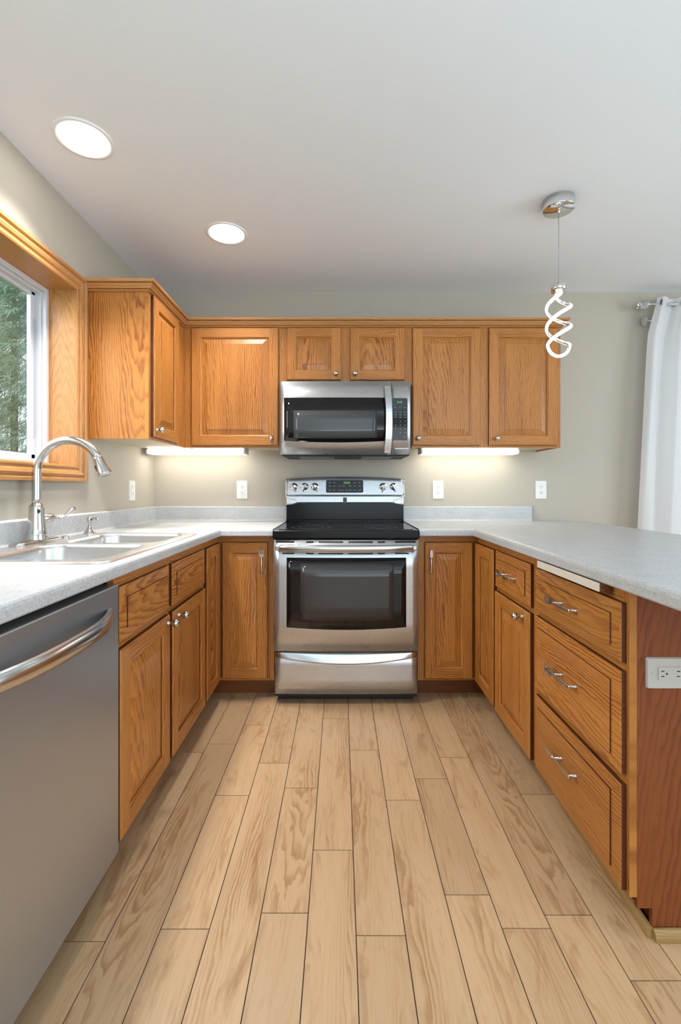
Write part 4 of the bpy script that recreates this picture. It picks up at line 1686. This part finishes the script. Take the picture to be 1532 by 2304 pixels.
# ================================================================== curtain and rods
cr = thing("curtain_rod", "satin rod with large faceted crystal finial at the curtain top", "curtain rod", (1.95, 2.935, 2.315), 0, "curtain rods")
b = MB()
b.tube([(0.04, 0, 0), (0.95, 0, 0)], 0.0085, 14)
b.lathe([(0.011, 0.0), (0.011, 0.012), (0.009, 0.014)], Matrix.Translation((0.03, 0, 0)) @ Matrix.Rotation(R(90), 4, 'Y'), 14)
b.build("rod", STEEL_SMOOTH, cr)
b = MB()
mxf = Matrix.Translation((0.032, 0, 0)) @ Matrix.Rotation(R(-90 - 12), 4, 'Y')
tmp = bmesh.new()
ringp = [(0.012, 0.0), (0.026, 0.010), (0.028, 0.020), (0.020, 0.060), (0.008, 0.072)]
mm = MB()
sg = 8
rings = [[mxf @ Vector((r_ * math.cos(2 * PI * (k + 0.5 * (i % 2)) / sg), r_ * math.sin(2 * PI * (k + 0.5 * (i % 2)) / sg), h_)) for k in range(sg)] for i, (r_, h_) in enumerate(ringp)]
for i, (A, B) in enumerate(zip(rings, rings[1:])):
    for k in range(sg):
        j = (k + 1) % sg
        if i % 2 == 0:
            b.face([A[k], A[j], B[k]])
            b.face([A[j], B[j], B[k]])
        else:
            b.face([A[k], A[j], B[j]])
            b.face([A[k], B[j], B[k]])
b.face(list(reversed(rings[0])))
b.face(rings[-1])
tmp.free()
b.build("finial", CRYSTAL, cr)
b = MB()
b.box(0.20, 0.215, -0.004, 0.083, -0.016, -0.006, None, 0, 0.002)
b.box(0.19, 0.225, 0.077, 0.0835, -0.05, 0.03, None, 0, 0.002)
b.build("bracket", STEEL_SMOOTH, cr)

cr2 = thing("curtain_rod", "rear rod, small crystal finial peeking out below the large one", "curtain rod", (1.975, 2.975, 2.222), 0, "curtain rods")
b = MB()
b.tube([(0.03, 0, 0), (0.92, 0, 0)], 0.006, 12)
b.build("rod", STEEL_SMOOTH, cr2)
b = MB()
ringp = [(0.010, 0.030), (0.021, 0.018), (0.023, 0.004), (0.018, -0.018), (0.010, -0.030)]
rings = [[Vector((0.012 + r_ * 0.85 * math.cos(2 * PI * (k + 0.5 * (i % 2)) / sg), r_ * math.sin(2 * PI * (k + 0.5 * (i % 2)) / sg), h_)) for k in range(sg)] for i, (r_, h_) in enumerate(ringp)]
for i, (A, B) in enumerate(zip(rings, rings[1:])):
    for k in range(sg):
        j = (k + 1) % sg
        if i % 2 == 0:
            b.face([A[k], A[j], B[k]])
            b.face([A[j], B[j], B[k]])
        else:
            b.face([A[k], A[j], B[j]])
            b.face([A[k], B[j], B[k]])
b.face(list(reversed(rings[0])))
b.face(rings[-1])
b.build("finial", CRYSTAL, cr2)

ck = thing("curtain", "white grommet curtain panel hanging at the right edge by the back wall", "curtain", (2.03, 2.935, 0.0))
b = MB()
nu, nv = 110, 40
zt, zb = 2.355, 0.02
Wc = 0.85
grid = []
for j in range(nv + 1):
    v = j / nv
    z = zt + (zb - zt) * v
    # the left edge kicks outward on the way down
    fl_ = 0.0 - 0.052 * min(1, v / 0.10) - 0.115 * max(0, (v - 0.10) / 0.9) ** 0.8
    row = []
    for i in range(nu + 1):
        u = i / nu
        x = fl_ * (1 - u) ** 2 + u * Wc
        if v < 0.10:
            x += 0.012 * (1 - v / 0.1) * (1 - u)
        amp = 0.038 * (0.75 + 0.25 * math.sin(9 * u + 3 * v)) + 0.006 * math.sin(31 * u + 4 * v)
        y = -amp * math.sin(2 * PI * (u * 6.2 + 0.04 * math.sin(5 * v))) * (0.55 + 0.45 * min(1, v * 4)) - 0.004
        y += 0.0035 * math.sin(2 * PI * u * 23 + 6 * v)
        row.append(Vector((x, y - 0.02 * v, z)))
    grid.append(row)
for A, B in zip(grid, grid[1:]):
    for i in range(nu):
        b.face([A[i], A[i + 1], B[i + 1], B[i]], None, 0, True)
cl = b.build("cloth", CLOTH, ck)
b = MB()
for gx in (0.040, 0.175):
    mxg = Matrix.Translation((gx, -0.014, 2.315)) @ Matrix.Rotation(R(90), 4, 'X') @ Matrix.Rotation(R(28), 4, 'Y')
    b = MB()
    prof = [(0.016, -0.004), (0.014, 0.0), (0.016, 0.004), (0.024, 0.005), (0.028, 0.002), (0.028, -0.002), (0.024, -0.005), (0.016, -0.004)]
    b.lathe(prof, mxg, 28, 0, False, False)
    b.build("grommet", BRONZE, ck)

# ================================================================== the garden outside the window
g_ = MB()
g_.face([(-40, -15, -0.4), (6, -15, -0.4), (6, 40, -0.4), (-40, 40, -0.4)])
struct(g_.build("ground", LAWN, normals=False))


def pine(label, x, y, h, r, n, seed):
    rnd = random.Random(seed)
    o = thing("pine_tree", label, "tree", (x, y, -0.4), 0, "trees outside the window")
    b = MB()
    b.lathe([(0.10, 0), (0.08, h * 0.4), (0.02, h)], None, 10)
    b.build("trunk", BARK, o)
    b = MB()
    for i in range(n):
        t = rnd.random()
        z = h * (0.08 + 0.92 * t)
        rad = r * (1.0 - 0.75 * t) * math.sqrt(rnd.uniform(0.25, 1.0))
        a = rnd.uniform(0, 2 * PI)
        c = Vector((rad * math.cos(a), rad * math.sin(a), z - 0.25 * rad + 0.12 * math.sin(9 * a + 5 * z)))
        out = Vector((math.cos(a), math.sin(a), rnd.uniform(-0.7, 0.15))).normalized()
        ln = rnd.uniform(0.07, 0.15)
        for q in range(20):
            d = (out + Vector((rnd.gauss(0, .45), rnd.gauss(0, .45), rnd.gauss(0, .35)))).normalized()
            s = d.cross(Vector((rnd.gauss(0, 1), rnd.gauss(0, 1), rnd.gauss(0, 1)))).normalized() * 0.0026
            b0 = c + out * rnd.uniform(-0.1, 0.1)
            e = b0 + d * ln + Vector((0, 0, -0.04))
            m1 = (b0 + e) / 2 + s * 1.6
            b.face([b0 - s * 0.4, m1 - s * 2.6, e, m1])
    b.build("foliage", FOLIAGE, o, merge=False, normals=False)
    return o


pine("nearer pine tree with soft drooping needles outside the window", -3.95, 6.5, 7.5, 1.7, 11000, 1)
pine("pine tree further off, seen through gaps in the nearer pine", -8.6, 12.0, 9.5, 2.4, 6000, 2)
